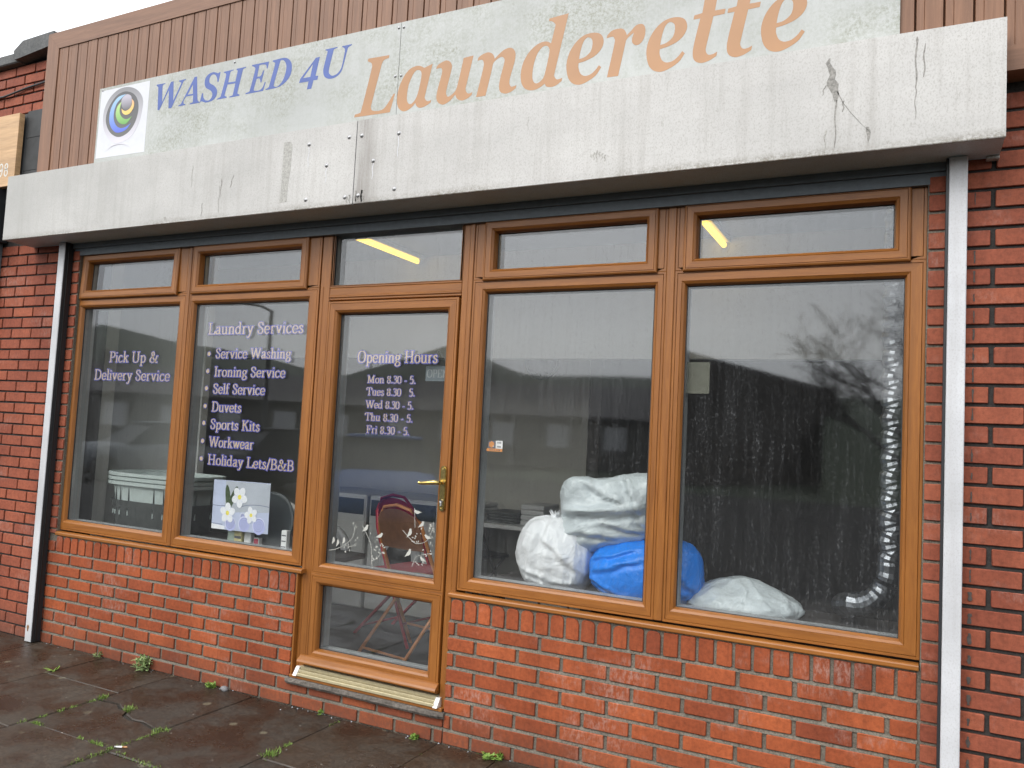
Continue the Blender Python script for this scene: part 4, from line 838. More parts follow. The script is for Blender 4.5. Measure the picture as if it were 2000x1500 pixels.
# ---------------------------------------------------------------- serif lettering drawn with a broad nib
SER = {
'L': (56, "15,0 15,68;4,67 27,67;3,1 52,1;52,1 54,18"), 'a': (44, "8,34 14,42 25,44 31,36 31,8 35,1 41,3;31,27 14,20 7,11 13,1 22,2 31,10"),
'u': (50, "11,43 11,12 16,2 26,1 37,10;37,43 37,1;3,43 12,43;28,43 38,43;37,1 46,1"), 'n': (50, "12,0 12,43;3,42 12,42;12,32 22,42 32,42 37,34 37,0;4,1 21,1;29,1 46,1"),
'd': (50, "36,70 36,2;27,69 36,69;36,34 23,43 10,36 6,20 12,4 23,1 36,10;36,1 45,1"), 'r': (37, "12,0 12,43;3,42 12,42;12,30 20,42 32,42;4,1 22,1"),
'y': (46, "9,43 24,4;38,43 18,-15 8,-21 4,-17;2,43 18,43;30,43 45,43"), 'S': (48, "39,50 37,62 24,67 12,62 10,50 20,40 34,30 40,18 34,4 22,0 11,5 7,20"),
'e': (43, "8,24 36,24 34,38 22,44 10,37 6,22 11,5 22,0 37,8"), 'v': (46, "9,43 23,1;37,43 23,1;2,43 17,43;30,43 44,43"), 'i': (24, "12,0 12,43;3,42 12,42;4,1 20,1;12,58 12,64"),
'c': (41, "36,36 24,44 12,38 6,22 11,5 22,0 37,8"), 's': (35, "28,34 20,44 10,39 10,30 24,19 29,9 18,0 8,3 6,12"),
'W': (92, "9,67 27,1;46,67 27,1;46,67 64,1;83,67 64,1;1,67 18,67;38,67 55,67;74,67 91,67"), 'h': (50, "12,0 12,70;3,69 12,69;12,32 22,42 32,42 37,34 37,0;4,1 21,1;29,1 46,1"),
'g': (45, "22,44 10,37 10,24 20,17 32,23 33,37 22,44;14,18 10,10 30,4 38,-4 33,-16 18,-20 7,-14 8,-4 18,3;32,40 43,42"), 'I': (30, "15,0 15,68;4,67 26,67;4,1 26,1"),
'o': (46, "23,44 10,37 6,22 10,6 23,0 36,7 40,22 36,37 23,44"), 'l': (24, "12,0 12,70;3,69 12,69;4,1 21,1"), 'f': (32, "13,0 13,56 19,68 31,67;4,42 26,42;4,1 23,1"),
'D': (66, "15,0 15,68;4,67 30,67 50,58 58,34 50,9 30,1 4,1"), 't': (30, "12,54 12,10 17,1 27,4;3,42 25,42"),
'p': (50, "13,-22 13,43;4,42 13,42;13,32 25,43 38,37 43,21 37,5 25,0 13,8;4,-21 22,-21"), 'K': (64, "15,0 15,68;4,67 26,67;4,1 26,1;50,67 15,30;28,42 52,1;42,67 58,67;44,1 62,1"),
'w': (68, "9,43 22,2;34,43 22,2;34,43 47,2;60,43 47,2;2,43 17,43;28,43 40,43;53,43 67,43"), 'k': (48, "12,0 12,70;3,69 12,69;4,1 20,1;36,42 13,20;22,28 38,1;28,42 43,42;30,1 47,1"),
'H': (72, "15,0 15,68;56,0 56,68;4,67 26,67;4,1 26,1;45,67 67,67;45,1 67,1;15,35 56,35"), '/': (30, "4,-8 26,72"),
'B': (58, "15,0 15,68;4,67 32,67 44,60 44,44 32,36 15,36;32,36 48,28 50,12 40,3 28,1 4,1"), '&': (72, "62,40 50,12 34,1 16,2 8,14 16,30 34,42 38,56 30,67 20,60 22,48 44,12 60,0 68,4;54,41 70,41"),
'P': (54, "15,0 15,68;4,67 32,67 46,60 47,44 36,33 15,33;4,1 26,1"), 'U': (68, "14,67 14,20 20,4 34,0 48,5 54,20 54,67;3,67 25,67;44,67 64,67"),
'O': (68, "34,68 14,60 7,34 14,8 34,0 54,8 61,34 54,60 34,68"), 'M': (84, "16,0 16,67;16,67 41,4;66,67 41,4;66,0 66,67;4,67 20,67;62,67 78,67;4,1 28,1;55,1 78,1"),
'T': (60, "30,0 30,67;5,50 7,67 53,67 55,50;19,1 41,1"), 'F': (54, "15,0 15,68;4,67 48,67 50,52;15,36 36,36;36,44 36,28;4,1 28,1"),
'8': (44, "22,64 10,56 12,42 32,28 36,12 22,0 8,12 12,28 32,42 34,56 22,64"), '.': (20, "10,1 10,8"), '3': (42, "8,56 18,65 32,60 32,44 16,36;16,36 34,30 34,10 20,0 6,6"),
'0': (46, "22,65 9,54 7,32 9,10 22,0 36,10 38,32 36,54 22,65"), '-': (28, "4,22 24,22"), '5': (42, "34,65 14,65 11,38 26,42 36,28 32,6 18,0 6,6"),
'E': (58, "15,0 15,68;4,67 48,67 50,54;15,36 36,36;4,1 50,1 52,16"), 'N': (72, "14,0 14,67;14,67 56,2;56,2 56,67;4,67 16,67;48,67 66,67;5,1 23,1"), '9': (44, "34,46 24,30 10,36 8,54 20,66 34,58 36,34 28,8 14,0"), ' ': (26, "")}
def nib(mb, pts, thick, thin, extra, y, mi, cap=True):
    P = [Vector(p) for p in pts]; n = len(P); L_ = []; R_ = []
    for i in range(n):
        t = (P[min(i + 1, n - 1)] - P[max(i - 1, 0)])
        if t.length < 1e-9: t = Vector((1, 0))
        t.normalize(); w = (thin + (thick - thin) * abs(t.y) ** 1.3) / 2 + extra
        nn = Vector((-t.y, t.x)); p = P[i]
        if i == 0: p = p - t * extra
        if i == n - 1: p = p + t * extra
        L_.append(p + nn * w); R_.append(p - nn * w)
    k = len(mb.v); vs = [(p.x, y, p.y) for p in L_] + [(p.x, y, p.y) for p in R_]
    mb.add(vs, [(i, n + i, n + i + 1, i + 1) for i in range(n - 1)], mi)
def text_line(mb, s, x0, x1, z, size, y, outline=.0040, thick=10.0, thin=4.0):
    """serif line fitted between x0 and x1; the body sheet lies a hair in front of its blue outline"""
    tot = sum(SER[c][0] for c in s); kx = (x1 - x0) / (tot * size); cx = x0
    for ci, c in enumerate(s):
        w, d = SER[c]
        for si, st_ in enumerate(d.split(';') if d else []):
            pts = [tuple(float(q) for q in p.split(',')) for p in st_.split()]
            if len(pts) > 2: pts = spline(pts, False, 4) if len(set(pts)) == len(pts) else spline(pts[:-1], True, 4) + [pts[0]]
            W = [(cx + p[0] * size * kx, z + p[1] * size) for p in pts]
            tk, tn = (13, 13) if c in '.' else (thick, thin)
            o = si * .00006 + (ci % 2) * .00003
            if outline: nib(mb, W, tk * size, tn * size, outline, y - o, 1)
            nib(mb, W, tk * size, tn * size, 0.0, y - .0010 - o, 0)
        cx += w * size * kx
    return mb
YT = .0668
def line(par, s, x0, x1, z, cap, outline=.0050):
    m = MB(); text_line(m, s, x0, x1, z, cap / 68, YT, outline)
    o = m.build('lettering', ['peach_text', 'blue_text'], par); return o
line(wa, 'Pick Up &', -3.765, -3.300, 1.270, .068); line(wa, 'Delivery Service', -3.899, -3.180, 1.153, .066)
line(wb, 'Laundry Services', -2.880, -2.125, 1.446, .068)
for s, x1, z in (('Service Washing', -2.205, 1.299), ('Ironing Service', -2.238, 1.188), ('Self Service', -2.383, 1.084), ('Duvets', -2.559, .975), ('Sports Kits', -2.404, .870), ('Workwear', -2.442, .763), ('Holiday Lets/B&B', -2.128, .656)):
    line(wb, s, -2.802, x1, z, .058)
for z in (1.325, 1.219, 1.114, 1.006, .902, .793, .686):
    m = MB(); c = [(-2.857 + .0125 * math.cos(a * math.pi / 6), z + .0125 * math.sin(a * math.pi / 6)) for a in range(12)]
    m.plate([c], YT - .0006, .0004); c2 = [(-2.857 + .0165 * math.cos(a * math.pi / 6), z + .0165 * math.sin(a * math.pi / 6)) for a in range(12)]; m.plate([c2], YT, .0004, 1)
    m.build('bullet', ['peach_text', 'blue_text'], wb)
line(leaf, 'Opening Hours', -1.732, -1.215, 1.278, .062)
for s, x0, x1, z in (('Mon 8.30 - 5.', -1.657, -1.343, 1.167), ('Tues 8.30   5.', -1.657, -1.343, 1.100), ('Wed 8.30 - 5.', -1.657, -1.348, 1.031), ('Thu 8.30 - 5.', -1.657, -1.348, .963), ('Fri 8.30 - 5.', -1.643, -1.364, .895)):
    line(leaf, s, x0, x1, z, .040, .0036)
# figures on the neighbour sign
m = MB()
for d, x in (('9', -4.892), ('8', -4.832)):
    pts = [tuple(float(q) for q in p.split(',')) for p in SER[d][1].split()]
    pts = spline(pts[:-1], True, 4) + [pts[0]] if pts[0] == pts[-1] else spline(pts, False, 4)
    nib(m, [(x + p[0] * .00125, 2.580 + p[1] * .0014) for p in pts], .0105, .0105, 0, -.1005 - (.0001 if d == '8' else 0), 0)
m.build('lettering', 'white_text', ng)

# ---------------------------------------------------------------- decals and stickers on the glass
def leafshape(m, x, z, a, s, y):
    c = []; 
    for k in range(8):
        t = k / 8 * 2 * math.pi; px, pz = s * math.cos(t), s * .42 * math.sin(t) * (1.2 if math.cos(t) > 0 else .8)
        c.append((x + px * math.cos(a) - pz * math.sin(a), z + px * math.sin(a) + pz * math.cos(a)))
    m.plate([c], y, .0001)
def bird(m, x, z, s, fl, y, tilt=0.0):
    s *= .80
    c = [(-1.7, -.75), (-1.2, -.35), (-.5, .35), (.1, .75), (.35, 1.15), (.75, 1.28), (1.05, 1.05), (1.3, .92), (1.02, .82), (.95, .3), (.55, -.35), (-.1, -.62), (-.9, -.62)]
    q = []
    for p in spline(c, True, 3):
        px, pz = p[0] * s * fl, p[1] * s; q.append((x + px * math.cos(tilt) - pz * math.sin(tilt), z + px * math.sin(tilt) + pz * math.cos(tilt)))
    m.plate([q], y, .0001)
def branchline(m, pts, w, y): nib(m, spline(pts, False, 4), w, w, 0, y, 0)
m = MB(); Y0 = YT - .0003
branchline(m, [(-1.845, .245), (-1.80, .255), (-1.74, .285), (-1.69, .33), (-1.675, .40)], .0026, Y0)
branchline(m, [(-1.74, .285), (-1.70, .28), (-1.66, .30)], .0022, Y0 - .0001)
for x, z in ((-1.815, .300), (-1.785, .290), (-1.745, .305)): bird(m, x, z, .016, 1, Y0 - .0003, .7)
branchline(m, [(-1.545, .165), (-1.555, .22), (-1.565, .30), (-1.60, .36), (-1.63, .40)], .0026, Y0)
branchline(m, [(-1.555, .22), (-1.52, .24), (-1.495, .27)], .0022, Y0 - .0001)
bird(m, -1.605, .385, .020, 1, Y0 - .0003, .2); bird(m, -1.512, .355, .019, 1, Y0 - .0003, -.1)
rr = random.Random(3)
for k in range(34):
    bx, bz = rr.choice([(-1.685, .40), (-1.66, .31), (-1.72, .265), (-1.545, .30), (-1.50, .29), (-1.53, .25), (-1.49, .25), (-1.56, .34), (-1.51, .31)])
    leafshape(m, bx + rr.uniform(-.022, .022), bz + rr.uniform(-.025, .025), rr.uniform(0, 3.1), rr.uniform(.0045, .0075), Y0 - .0002 - k * .000015)
m.build('bird_decal', 'white_text', leaf)
m = MB()
branchline(m, [(-1.305, .52), (-1.30, .47), (-1.295, .42)], .0022, Y0)
branchline(m, [(-1.37, .40), (-1.32, .36), (-1.28, .34), (-1.22, .36), (-1.19, .42), (-1.185, .46)], .0024, Y0)
branchline(m, [(-1.30, .22), (-1.28, .27), (-1.23, .29), (-1.18, .30)], .0022, Y0 - .0001)
bird(m, -1.285, .500, .018, -1, Y0 - .0003, .5); bird(m, -1.255, .438, .018, 1, Y0 - .0003, .2); bird(m, -1.325, .388, .021, 1, Y0 - .0003, .5)
bird(m, -1.215, .378, .018, -1, Y0 - .0003, .3); bird(m, -1.325, .285, .021, 1, Y0 - .0003, .3); bird(m, -1.238, .262, .017, -1, Y0 - .0003, .1)
for k in range(34):
    bx, bz = rr.choice([(-1.20, .44), (-1.19, .40), (-1.27, .40), (-1.26, .35), (-1.29, .36), (-1.18, .33), (-1.22, .33), (-1.30, .23), (-1.25, .23), (-1.21, .30)])
    leafshape(m, bx + rr.uniform(-.020, .020), bz + rr.uniform(-.022, .022), rr.uniform(0, 3.1), rr.uniform(.0045, .007), Y0 - .0002 - k * .000015)
m.build('bird_decal', 'white_text', leaf)
MAT['paper'] = simple('white_paper', (0.74, 0.74, 0.73), 0.7, var=0.02); MAT['ink'] = simple('grey_ink', (0.12, 0.12, 0.14), 0.7)
MAT['orange_ink'] = simple('orange_ink', (0.62, 0.25, 0.07), 0.6, var=0.05); MAT['cream_ink'] = simple('cream_ink', (0.72, 0.52, 0.30), 0.6, var=.05)
m = MB()
m.plate([[(-.900, .838), (-.812, .838), (-.812, .852), (-.900, .852)]], YT, .0003, 2)
m.plate([[(-.850, .853), (-.812, .853), (-.812, .892), (-.850, .892)]], YT, .0003, 0)
m.plate([[(-.893, .853), (-.852, .853), (-.852, .890), (-.893, .890)]], YT, .0003, 1)
m.plate([[(-.873 + .016 * math.sin(a * math.pi / 3), .872 + .017 * math.cos(a * math.pi / 3)) for a in range(6)]], YT - .0005, .0003, 2)
m.plate([[(-.866, .862), (-.860, .862), (-.860, .866), (-.866, .866)]], YT - .0008, .0002, 0)
for z in (.884, .879, .863, .859): m.plate([[(-.843, z), (-.820, z), (-.820, z + .0025), (-.843, z + .0025)]], YT - .0005, .0002, 1)
for k in range(5): m.plate([[(-.885 + k * .013, .843), (-.877 + k * .013, .843), (-.877 + k * .013, .847), (-.885 + k * .013, .847)]], YT - .0005, .0002, 1)
m.build('sticker', ['paper', 'ink', 'orange_ink'], wc)
pn = MB(); pn.bevbox(.088, .190, .084, .0845, 1.15, 1.29, .0001); MAT['note_paper'] = simple('aged_note_paper', (.13, .13, .10), .8); o = pn.build('paper_note', 'note_paper'); tag(o, 'blank cream paper note inside the widest window at its left edge', 'paper')
# hanging sign seen from its grey reverse through the door glass
hg = thing('hanging_sign', 'small grey sign reading OPEN hanging inside the door glass on a string', 'sign', (-1.235, .10, 1.21))
bar(hg, 'board', -1.305, -1.155, .098, .102, 1.185, 1.265, 'lintel', .0005)
m = MB(); text_line(m, 'OPEN', -1.297, -1.163, 1.205, .040 / 68, .0975, 0); m.build('lettering', ['inner_frame', 'inner_frame'], hg)
m = MB(); m.tube([(-1.30, .1, 1.263), (-1.23, .1, 1.345), (-1.16, .1, 1.263)], .0015, 5); m.build('string', 'ink', hg)

# ---------------------------------------------------------------- picture in the second window
MAT['pic_bg'] = simple('picture_pale_lilac', (0.52, 0.57, 0.74), 0.45, var=0.08, vs=6); MAT['pic_bg2'] = simple('picture_grey', (0.47, 0.50, 0.56), 0.45, var=.06, vs=6)
MAT['pic_white'] = simple('picture_white_petal', (0.88, 0.89, 0.93), 0.45, var=.05); MAT['pic_yellow'] = simple('picture_yellow', (0.88, 0.76, 0.12), .45)
MAT['pic_leaf'] = simple('picture_dark_leaf', (0.055, 0.085, 0.035), .45, var=.3); MAT['pic_lilac'] = simple('picture_towel_lilac', (0.50, 0.53, 0.84), .45, var=.08); MAT['pic_line'] = simple('picture_shadow_line', (0.12, 0.14, 0.24), .45)
PX0, PX1, PZ0, PZ1 = -2.755, -2.309, .279, .570
def pp(u, v): return (PX0 + (PX1 - PX0) * u, PZ0 + (PZ1 - PZ0) * v)
m = MB(); y = .0875
m.plate([[pp(0, 0), pp(1, 0), pp(1, 1), pp(0, 1)]], y, .0015, 0)
m.plate([[pp(.22, .35), pp(1, .42), pp(1, .985), pp(.22, .985)]], y - .0002, .0002, 1)
m.plate([[pp(.0, .0), pp(.24, .0), pp(.24, .07), pp(.0, .10)]], y - .0003, .0002, 2)
nib(m, [pp(0, .48), pp(.12, .47), pp(.25, .485)], .003, .003, 0, y - .0004, 6); nib(m, [pp(0, .11), pp(.2, .10)], .003, .003, 0, y - .0004, 6)
nib(m, spline([pp(.45, .46), pp(.62, .53), pp(.82, .55), pp(1, .53)], False, 5), .003, .003, 0, y - .0004, 6)
for cx_, cz_, r_, ang in ((.27, .66, .17, 1.75), (.36, .66, .15, 1.15)):
    x_, z_ = pp(cx_, cz_); c = [(x_ + (.19 * .29 * 1.35 * math.cos(t)) * math.cos(ang) - (.020 * math.sin(t)) * math.sin(ang), z_ + (.19 * .29 * 1.35 * math.cos(t)) * math.sin(ang) + (.020 * math.sin(t)) * math.cos(ang)) for t in [k * math.pi / 8 for k in range(16)]]
    m.plate([c], y - .0005 - .0001 * cx_, .0001, 4)
def towel(u, v, r, yy):
    x_, z_ = pp(u, v); m.plate([[(x_ + r * math.cos(k * math.pi / 12), z_ + r * math.sin(k * math.pi / 12)) for k in range(24)]], yy, .0001, 5)
    nib(m, [(x_ + r * (.85 - k * .021) * math.cos(k * .5), z_ + r * (.85 - k * .021) * math.sin(k * .5)) for k in range(38)], .0022, .0022, 0, yy - .0001, 6)
    nib(m, [(x_ + r * .93 * math.cos(k * .3), z_ + r * .93 * math.sin(k * .3)) for k in range(14)], .0030, .0030, 0, yy - .0002, 2)
towel(.34, .13, .043, y - .0007); towel(.58, .15, .045, y - .0009); towel(.84, .14, .050, y - .0011); towel(.55, .30, .020, y - .0006)
def flower(u, v, r, yy, a0):
    x_, z_ = pp(u, v)
    for k in range(5):
        a = a0 + k * 2 * math.pi / 5; px, pz = x_ + r * .52 * math.cos(a), z_ + r * .52 * math.sin(a)
        c = [(px + r * .55 * math.cos(t) * math.cos(a) - r * .40 * math.sin(t) * math.sin(a), pz + r * .55 * math.cos(t) * math.sin(a) + r * .40 * math.sin(t) * math.cos(a)) for t in [q * math.pi / 6 for q in range(12)]]
        m.plate([c], yy - .00006 * k, .00004, 2)
        nib(m, [(x_ + r * .25 * math.cos(a + .5), z_ + r * .25 * math.sin(a + .5)), (x_ + r * .85 * math.cos(a + .62), z_ + r * .85 * math.sin(a + .62))], .0012, .0012, 0, yy - .0004, 5)
    m.plate([[(x_ + r * .24 * math.cos(t), z_ + r * .24 * math.sin(t)) for t in [q * math.pi / 6 for q in range(12)]]], yy - .0005, .00005, 3)
flower(.28, .34, .058, y - .0014, .3); flower(.48, .68, .060, y - .0020, 1.0); flower(.70, .34, .048, y - .0026, .6)
# slight cant of the card
pic = m.build('flower_picture', ['pic_bg', 'pic_bg2', 'pic_white', 'pic_yellow', 'pic_leaf', 'pic_lilac', 'pic_line'])
pic.rotation_euler = (0, R(-.8), 0)
tag(pic, 'colour picture of white flowers and rolled lilac towels taped inside the second window', 'picture')

# ---------------------------------------------------------------- things standing inside the windows
SH = .1505
# round grey tray, white bottle jug and product packets
m = MB(); Mx = Matrix.Translation((-2.415, .215, SH + .182)) @ Matrix.Rotation(R(90 - 8), 4, 'X')
m.lathe([(.001, -.010), (.165, -.010), (.180, -.006), (.182, .0), (.178, .006), (.160, .004), (.001, .004)], 40, 0, Mx)
MAT['grey_plastic'] = simple('dark_grey_plastic', (0.055, 0.065, 0.07), .45, var=.1)
o = m.build('round_tray', 'grey_plastic'); tag(o, 'round dark grey tray standing on edge behind the flower picture', 'tray')
jg = thing('plastic_jug', 'cream plastic jug with a spout above the round grey tray', 'jug', (-2.27, .36, SH))
m = MB(); m.lathe([(.060, 0), (.075, .02), (.078, .18), (.07, .24), (.05, .29), (.028, .335), (.024, .36), (.022, .385), (.014, .392)], 20, 0, Matrix.Translation((-2.285, .37, SH + .0)))
m.build('body', 'white_plastic', jg)
m = MB(); m.tube([(-2.335, .35, SH + .25), (-2.375, .33, SH + .285), (-2.405, .31, SH + .305)], [.022, .016, .011], 8); m.build('spout', 'white_plastic', jg)
def packet(x, y, w, h, d, mats, label, band):
    m = MB(); m.bevbox(x - w / 2, x + w / 2, y, y + d, SH, SH + h, .002, 0)
    for (a, b, mi) in band: m.plate([[(x - w / 2 + .004, SH + h * a), (x + w / 2 - .004, SH + h * a), (x + w / 2 - .004, SH + h * b), (x - w / 2 + .004, SH + h * b)]], y - .0006, .0005, mi)
    o = m.build('packet', mats); tag(o, label, 'packet'); return o
MAT['pale_green'] = simple('pale_green_card', (.42, .50, .42), .5); MAT['pale_yellow'] = simple('pale_yellow_card', (.66, .58, .30), .5); MAT['pale_blue'] = simple('pale_blue_card', (.40, .52, .62), .5)
MAT['pink_red'] = simple('crimson_card', (.42, .04, .08), .5); MAT['silver_card'] = simple('silver_card', (.46, .46, .47), .4)
packet(-2.650, .145, .052, .150, .03, ['pale_green', 'paper'], 'pale green packet under the left part of the flower picture', [(.15, .25, 1)])
packet(-2.588, .140, .060, .155, .03, ['pale_yellow', 'pale_blue', 'ink'], 'yellow and blue packet with dark print under the flower picture', [(.05, .35, 1), (.48, .58, 2)])
packet(-2.515, .145, .056, .150, .03, ['silver_card', 'paper', 'ink'], 'silver grey packet next to the yellow packet under the picture', [(.3, .8, 1), (.12, .18, 2)])
packet(-2.452, .150, .042, .090, .03, ['paper', 'pink_red'], 'small white and crimson packet in front of the round grey tray', [(.55, .95, 1)])
packet(-2.215, .120, .040, .160, .03, ['paper', 'ink'], 'tall white printed packet in the bottom right corner of the second window', [(.2, .24, 1), (.4, .44, 1), (.6, .64, 1), (.8, .84, 1)])
m = MB(); m.bevbox(-2.90, -2.70, .15, .28, SH, SH + .022, .006); o = m.build('folded_cloth', 'pink_red'); tag(o, 'flat crimson folded cloth on the sill left of the packets', 'cloth')

# stacked laundry baskets in the first two windows
MAT['basket'] = simple('pale_teal_plastic', (.44, .50, .48), .5, var=.05); MAT['basket_dark'] = simple('dark_mesh_plastic', (.05, .055, .052), .6)
def basket(z, label, dark=False, x=-3.57, y=.44):
    b = thing('laundry_basket', label, 'basket', (x, y, z), group=None)
    m = MB(); n = 28; rx, ry = .40, .22; prof = [(.80, 0), (.84, .02), (.93, .27), (1.0, .285), (1.03, .285), (1.03, .262), (.97, .26)] if not dark else [(.80, 0), (.84, .02), (.95, .20)]
    vs = []; fs = []
    def sup(t): c, s_ = math.cos(t), math.sin(t); return (math.copysign(abs(c) ** .5, c) * rx, math.copysign(abs(s_) ** .5, s_) * ry)
    for f, h in prof:
        for k in range(n): px, py = sup(2 * math.pi * k / n); vs.append((x + px * f, y + py * f, z + h))
    for i in range(len(prof) - 1):
        for k in range(n): fs.append((i * n + k, i * n + (k + 1) % n, (i + 1) * n + (k + 1) % n, (i + 1) * n + k))
    fs.append(tuple(range(n - 1, -1, -1))); m.add(vs, fs); m.build('tub', 'basket_dark' if dark else 'basket', b)
    if not dark:
        m = MB()
        for k in range(0, n):
            px, py = sup(2 * math.pi * (k + .5) / n); m.bevbox(x + px * .90 - .004, x + px * .90 + .004, y + py * .90 - .004, y + py * .90 + .004, z + .06, z + .24, .001)
        m.build('rib', 'basket', b)
    return b
basket(SH + .004, 'dark mesh basket at the bottom of the basket stack behind the leftmost window', True)
basket(SH + .045, 'pale teal laundry basket lowest of the three nested behind the leftmost window')
basket(SH + .075, 'pale teal laundry basket in the middle of the three nested behind the leftmost window')
basket(SH + .105, 'pale teal laundry basket topmost of the three nested behind the leftmost window')

# laundry bags
def bagmat(name, c, rough, trans=0.0):
    m, n, b = newmat(name)
    f = noi(n, (7, 7, 7), 1.0, 3, .5, 1.5); g = noi(n, (22, 22, 30), 1.0, 3, .5, 2.0)
    n.links.new(ramp(n, f, [(.3, tuple(x * .86 for x in c)), (.7, c)]), b.inputs['Base Color']); b.inputs['Roughness'].default_value = rough
    bump(n, b, mth(n, 'ADD', f, mth(n, 'MULTIPLY', g, .15)), .5, .03); MAT[name] = m
bagmat('white_bag_plastic', (.86, .87, .89), .38); bagmat('grey_bag_plastic', (.56, .61, .63), .30); bagmat('blue_bag_plastic', (.006, .23, .86), .38)
def bag(name, c, r, mat, label, seed, fold=.03, pw=2.5, corner=None, tie=None, nu=96, nv=64, creases=(), roll=0.0):
    vs = []; fs = []; S = Vector((seed * 3.7, seed * 1.3, seed * 7.1))
    for j in range(nv + 1):
        ph = -math.pi / 2 + math.pi * j / nv
        for i in range(nu):
            th = 2 * math.pi * i / nu
            e = 2.0 / pw
            sg_ = lambda v: math.copysign(abs(v) ** e, v)
            d = Vector((sg_(math.cos(th)) * sg_(math.cos(ph)), sg_(math.sin(th)) * sg_(math.cos(ph)), sg_(math.sin(ph))))
            q = Vector((d.x * r[0], d.y * r[1], d.z * r[2]))
            w = 1 - abs(noise.noise((q * 5 + S))) * 2
            w2 = (1 - abs(noise.noise(Vector((q.x * 14 + q.z * 5, q.y * 14, q.z * 7 - q.x * 6)) + S * 2)) * 2.4)
            w3 = 1 - abs(noise.noise(q * 34 + S)) * 2
            w = max(0, w) ** 2; w2 = max(0, w2) ** 2
            q = q * (1 + fold * 1.5 * w + fold * 1.2 * w2 + fold * .22 * w3 + 1.2 * fold * noise.noise(q * 4 + S))
            for (ax_, az_, bx_, bz_, wd_, dp_) in creases:
                L2 = (bx_ - ax_) ** 2 + (bz_ - az_) ** 2; tt = ((q.x - ax_) * (bx_ - ax_) + (q.z - az_) * (bz_ - az_)) / L2
                tc_ = min(1, max(0, tt)); dx_, dz_ = q.x - (ax_ + tc_ * (bx_ - ax_)), q.z - (az_ + tc_ * (bz_ - az_))
                sd_ = ((bx_ - ax_) * (q.z - az_) - (bz_ - az_) * (q.x - ax_)) / math.sqrt(L2) + .012 * noise.noise(q * 14 + S); dd_ = math.hypot(dx_, dz_)
                if q.y < 0:
                    q.y += dp_ * math.exp(-(sd_ / wd_) ** 2) * math.exp(-max(0, dd_ - wd_) ** 2 / .002) - dp_ * .8 * math.exp(-((sd_ - wd_ * 1.7) / (wd_ * 1.1)) ** 2) * math.exp(-max(0, dd_ - wd_ * 2) ** 2 / .002)
            if corner:
                for (cd, amt, pwr) in corner:
                    cdv = Vector(cd).normalized(); t = max(0.0, d.normalized().dot(cdv)); q += cdv * amt * t ** pwr
            q = Matrix.Rotation(roll, 3, 'Y') @ q
            p = Vector(c) + q; p.z = max(p.z, SH + .0005 + .004 * (noise.noise(q * 30) + .5)); p.y = max(p.y, .0855 + .004 * (1 + noise.noise(q * 25)))
            vs.append(p)
    for j in range(nv):
        for i in range(nu): fs.append((j * nu + i, j * nu + (i + 1) % nu, (j + 1) * nu + (i + 1) % nu, (j + 1) * nu + i))
    t = thing(name, label, 'laundry bag', (c[0], c[1], SH))
    m = MB(); m.add(vs, fs, 0, True); m.build('sack', mat, t)
    if tie:
        m = MB(); tp = Vector(tie)
        for k in range(7):
            a = k * .9; m.tube([tp + Vector((0, 0, -.03)), tp + Vector((math.cos(a) * .012, math.sin(a) * .012, .008)), tp + Vector((math.cos(a) * .032, math.sin(a) * .02, .030 + .006 * (k % 2)))], [.010, .006, .0015], 5)
        m.build('tied_neck', mat, t)
    return t
bag('laundry_bag', (-.592, .315, .335), (.190, .19, .185), 'white_bag_plastic', 'full white laundry bag against the glass at the left of the bag pile', 1.0, .030, 2.6, tie=(-.60, .27, .525),
    creases=[(-.02, .12, -.03, -.08, .018, .022), (.02, .05, .12, -.04, .014, .016), (-.10, .02, -.12, -.12, .012, .012), (-.06, -.10, .10, -.13, .012, .014)])
bag('laundry_bag', (-.125, .30, .300), (.265, .19, .150), 'blue_bag_plastic', 'bright blue laundry bag straddling the post between the two wide windows', 2.0, .020, 2.4, corner=[((.55, -.2, .75), .05, 6)],
    creases=[(-.20, .05, -.04, .10, .010, .012), (-.18, .0, -.02, .05, .010, .012), (-.22, -.06, -.08, -.11, .010, .012), (.12, .08, .22, -.03, .012, .014)])
bag('laundry_bag', (-.315, .350, .560), (.250, .185, .165), 'grey_bag_plastic', 'crumpled silver grey laundry bag lying on top of the white and blue bags', 3.3, .034, 2.6, roll=R(-13),
    corner=[((-.42, -.5, .80), .080, 14), ((.85, -.35, .45), .09, 5), ((-.95, -.3, -.50), .075, 7)],
    creases=[(-.16, .02, .12, -.02, .016, .040), (-.02, .10, .08, .03, .012, .022), (.10, .10, .17, -.08, .014, .030), (-.20, -.06, -.02, -.11, .012, .020), (.02, -.05, .12, -.10, .010, .016)])
bag('laundry_bag', (.31, .37, .205), (.26, .20, .085), 'grey_bag_plastic', 'low pale grey bag in the bottom left of the widest window', 4.1, .045, 2.0, corner=[((.05, -.2, 1), .045, 8)])

# foil duct
MAT['foil'] = simple('crinkled_aluminium_foil', (.26, .27, .29), .42, 1.0, var=.3, vs=60, bmp=.9)
m = MB(); path = [(.925, .36, 2.19)] + [(.925 + .006 * math.sin(k * .9), .36, 2.19 - k * .0125) for k in range(1, 140)] + [(.92 - .14 * (1 - math.cos(a)), .36, .44 - .17 * math.sin(a)) for a in [k * math.pi / 2 / 14 for k in range(1, 15)]] + [(.78 - .05 * math.sin(k * .12), .36 + .012 * k, .27 - .003 * k) for k in range(1, 22)]
m.tube(path, [(.050 if k % 2 else .045) + .004 * noise.noise(Vector((k * .35, 0, 0))) for k in range(len(path))], 14, 0, True, False)
o = m.build('foil_duct', 'foil'); tag(o, 'silver foil extractor duct hanging down inside the right edge of the widest window', 'duct')

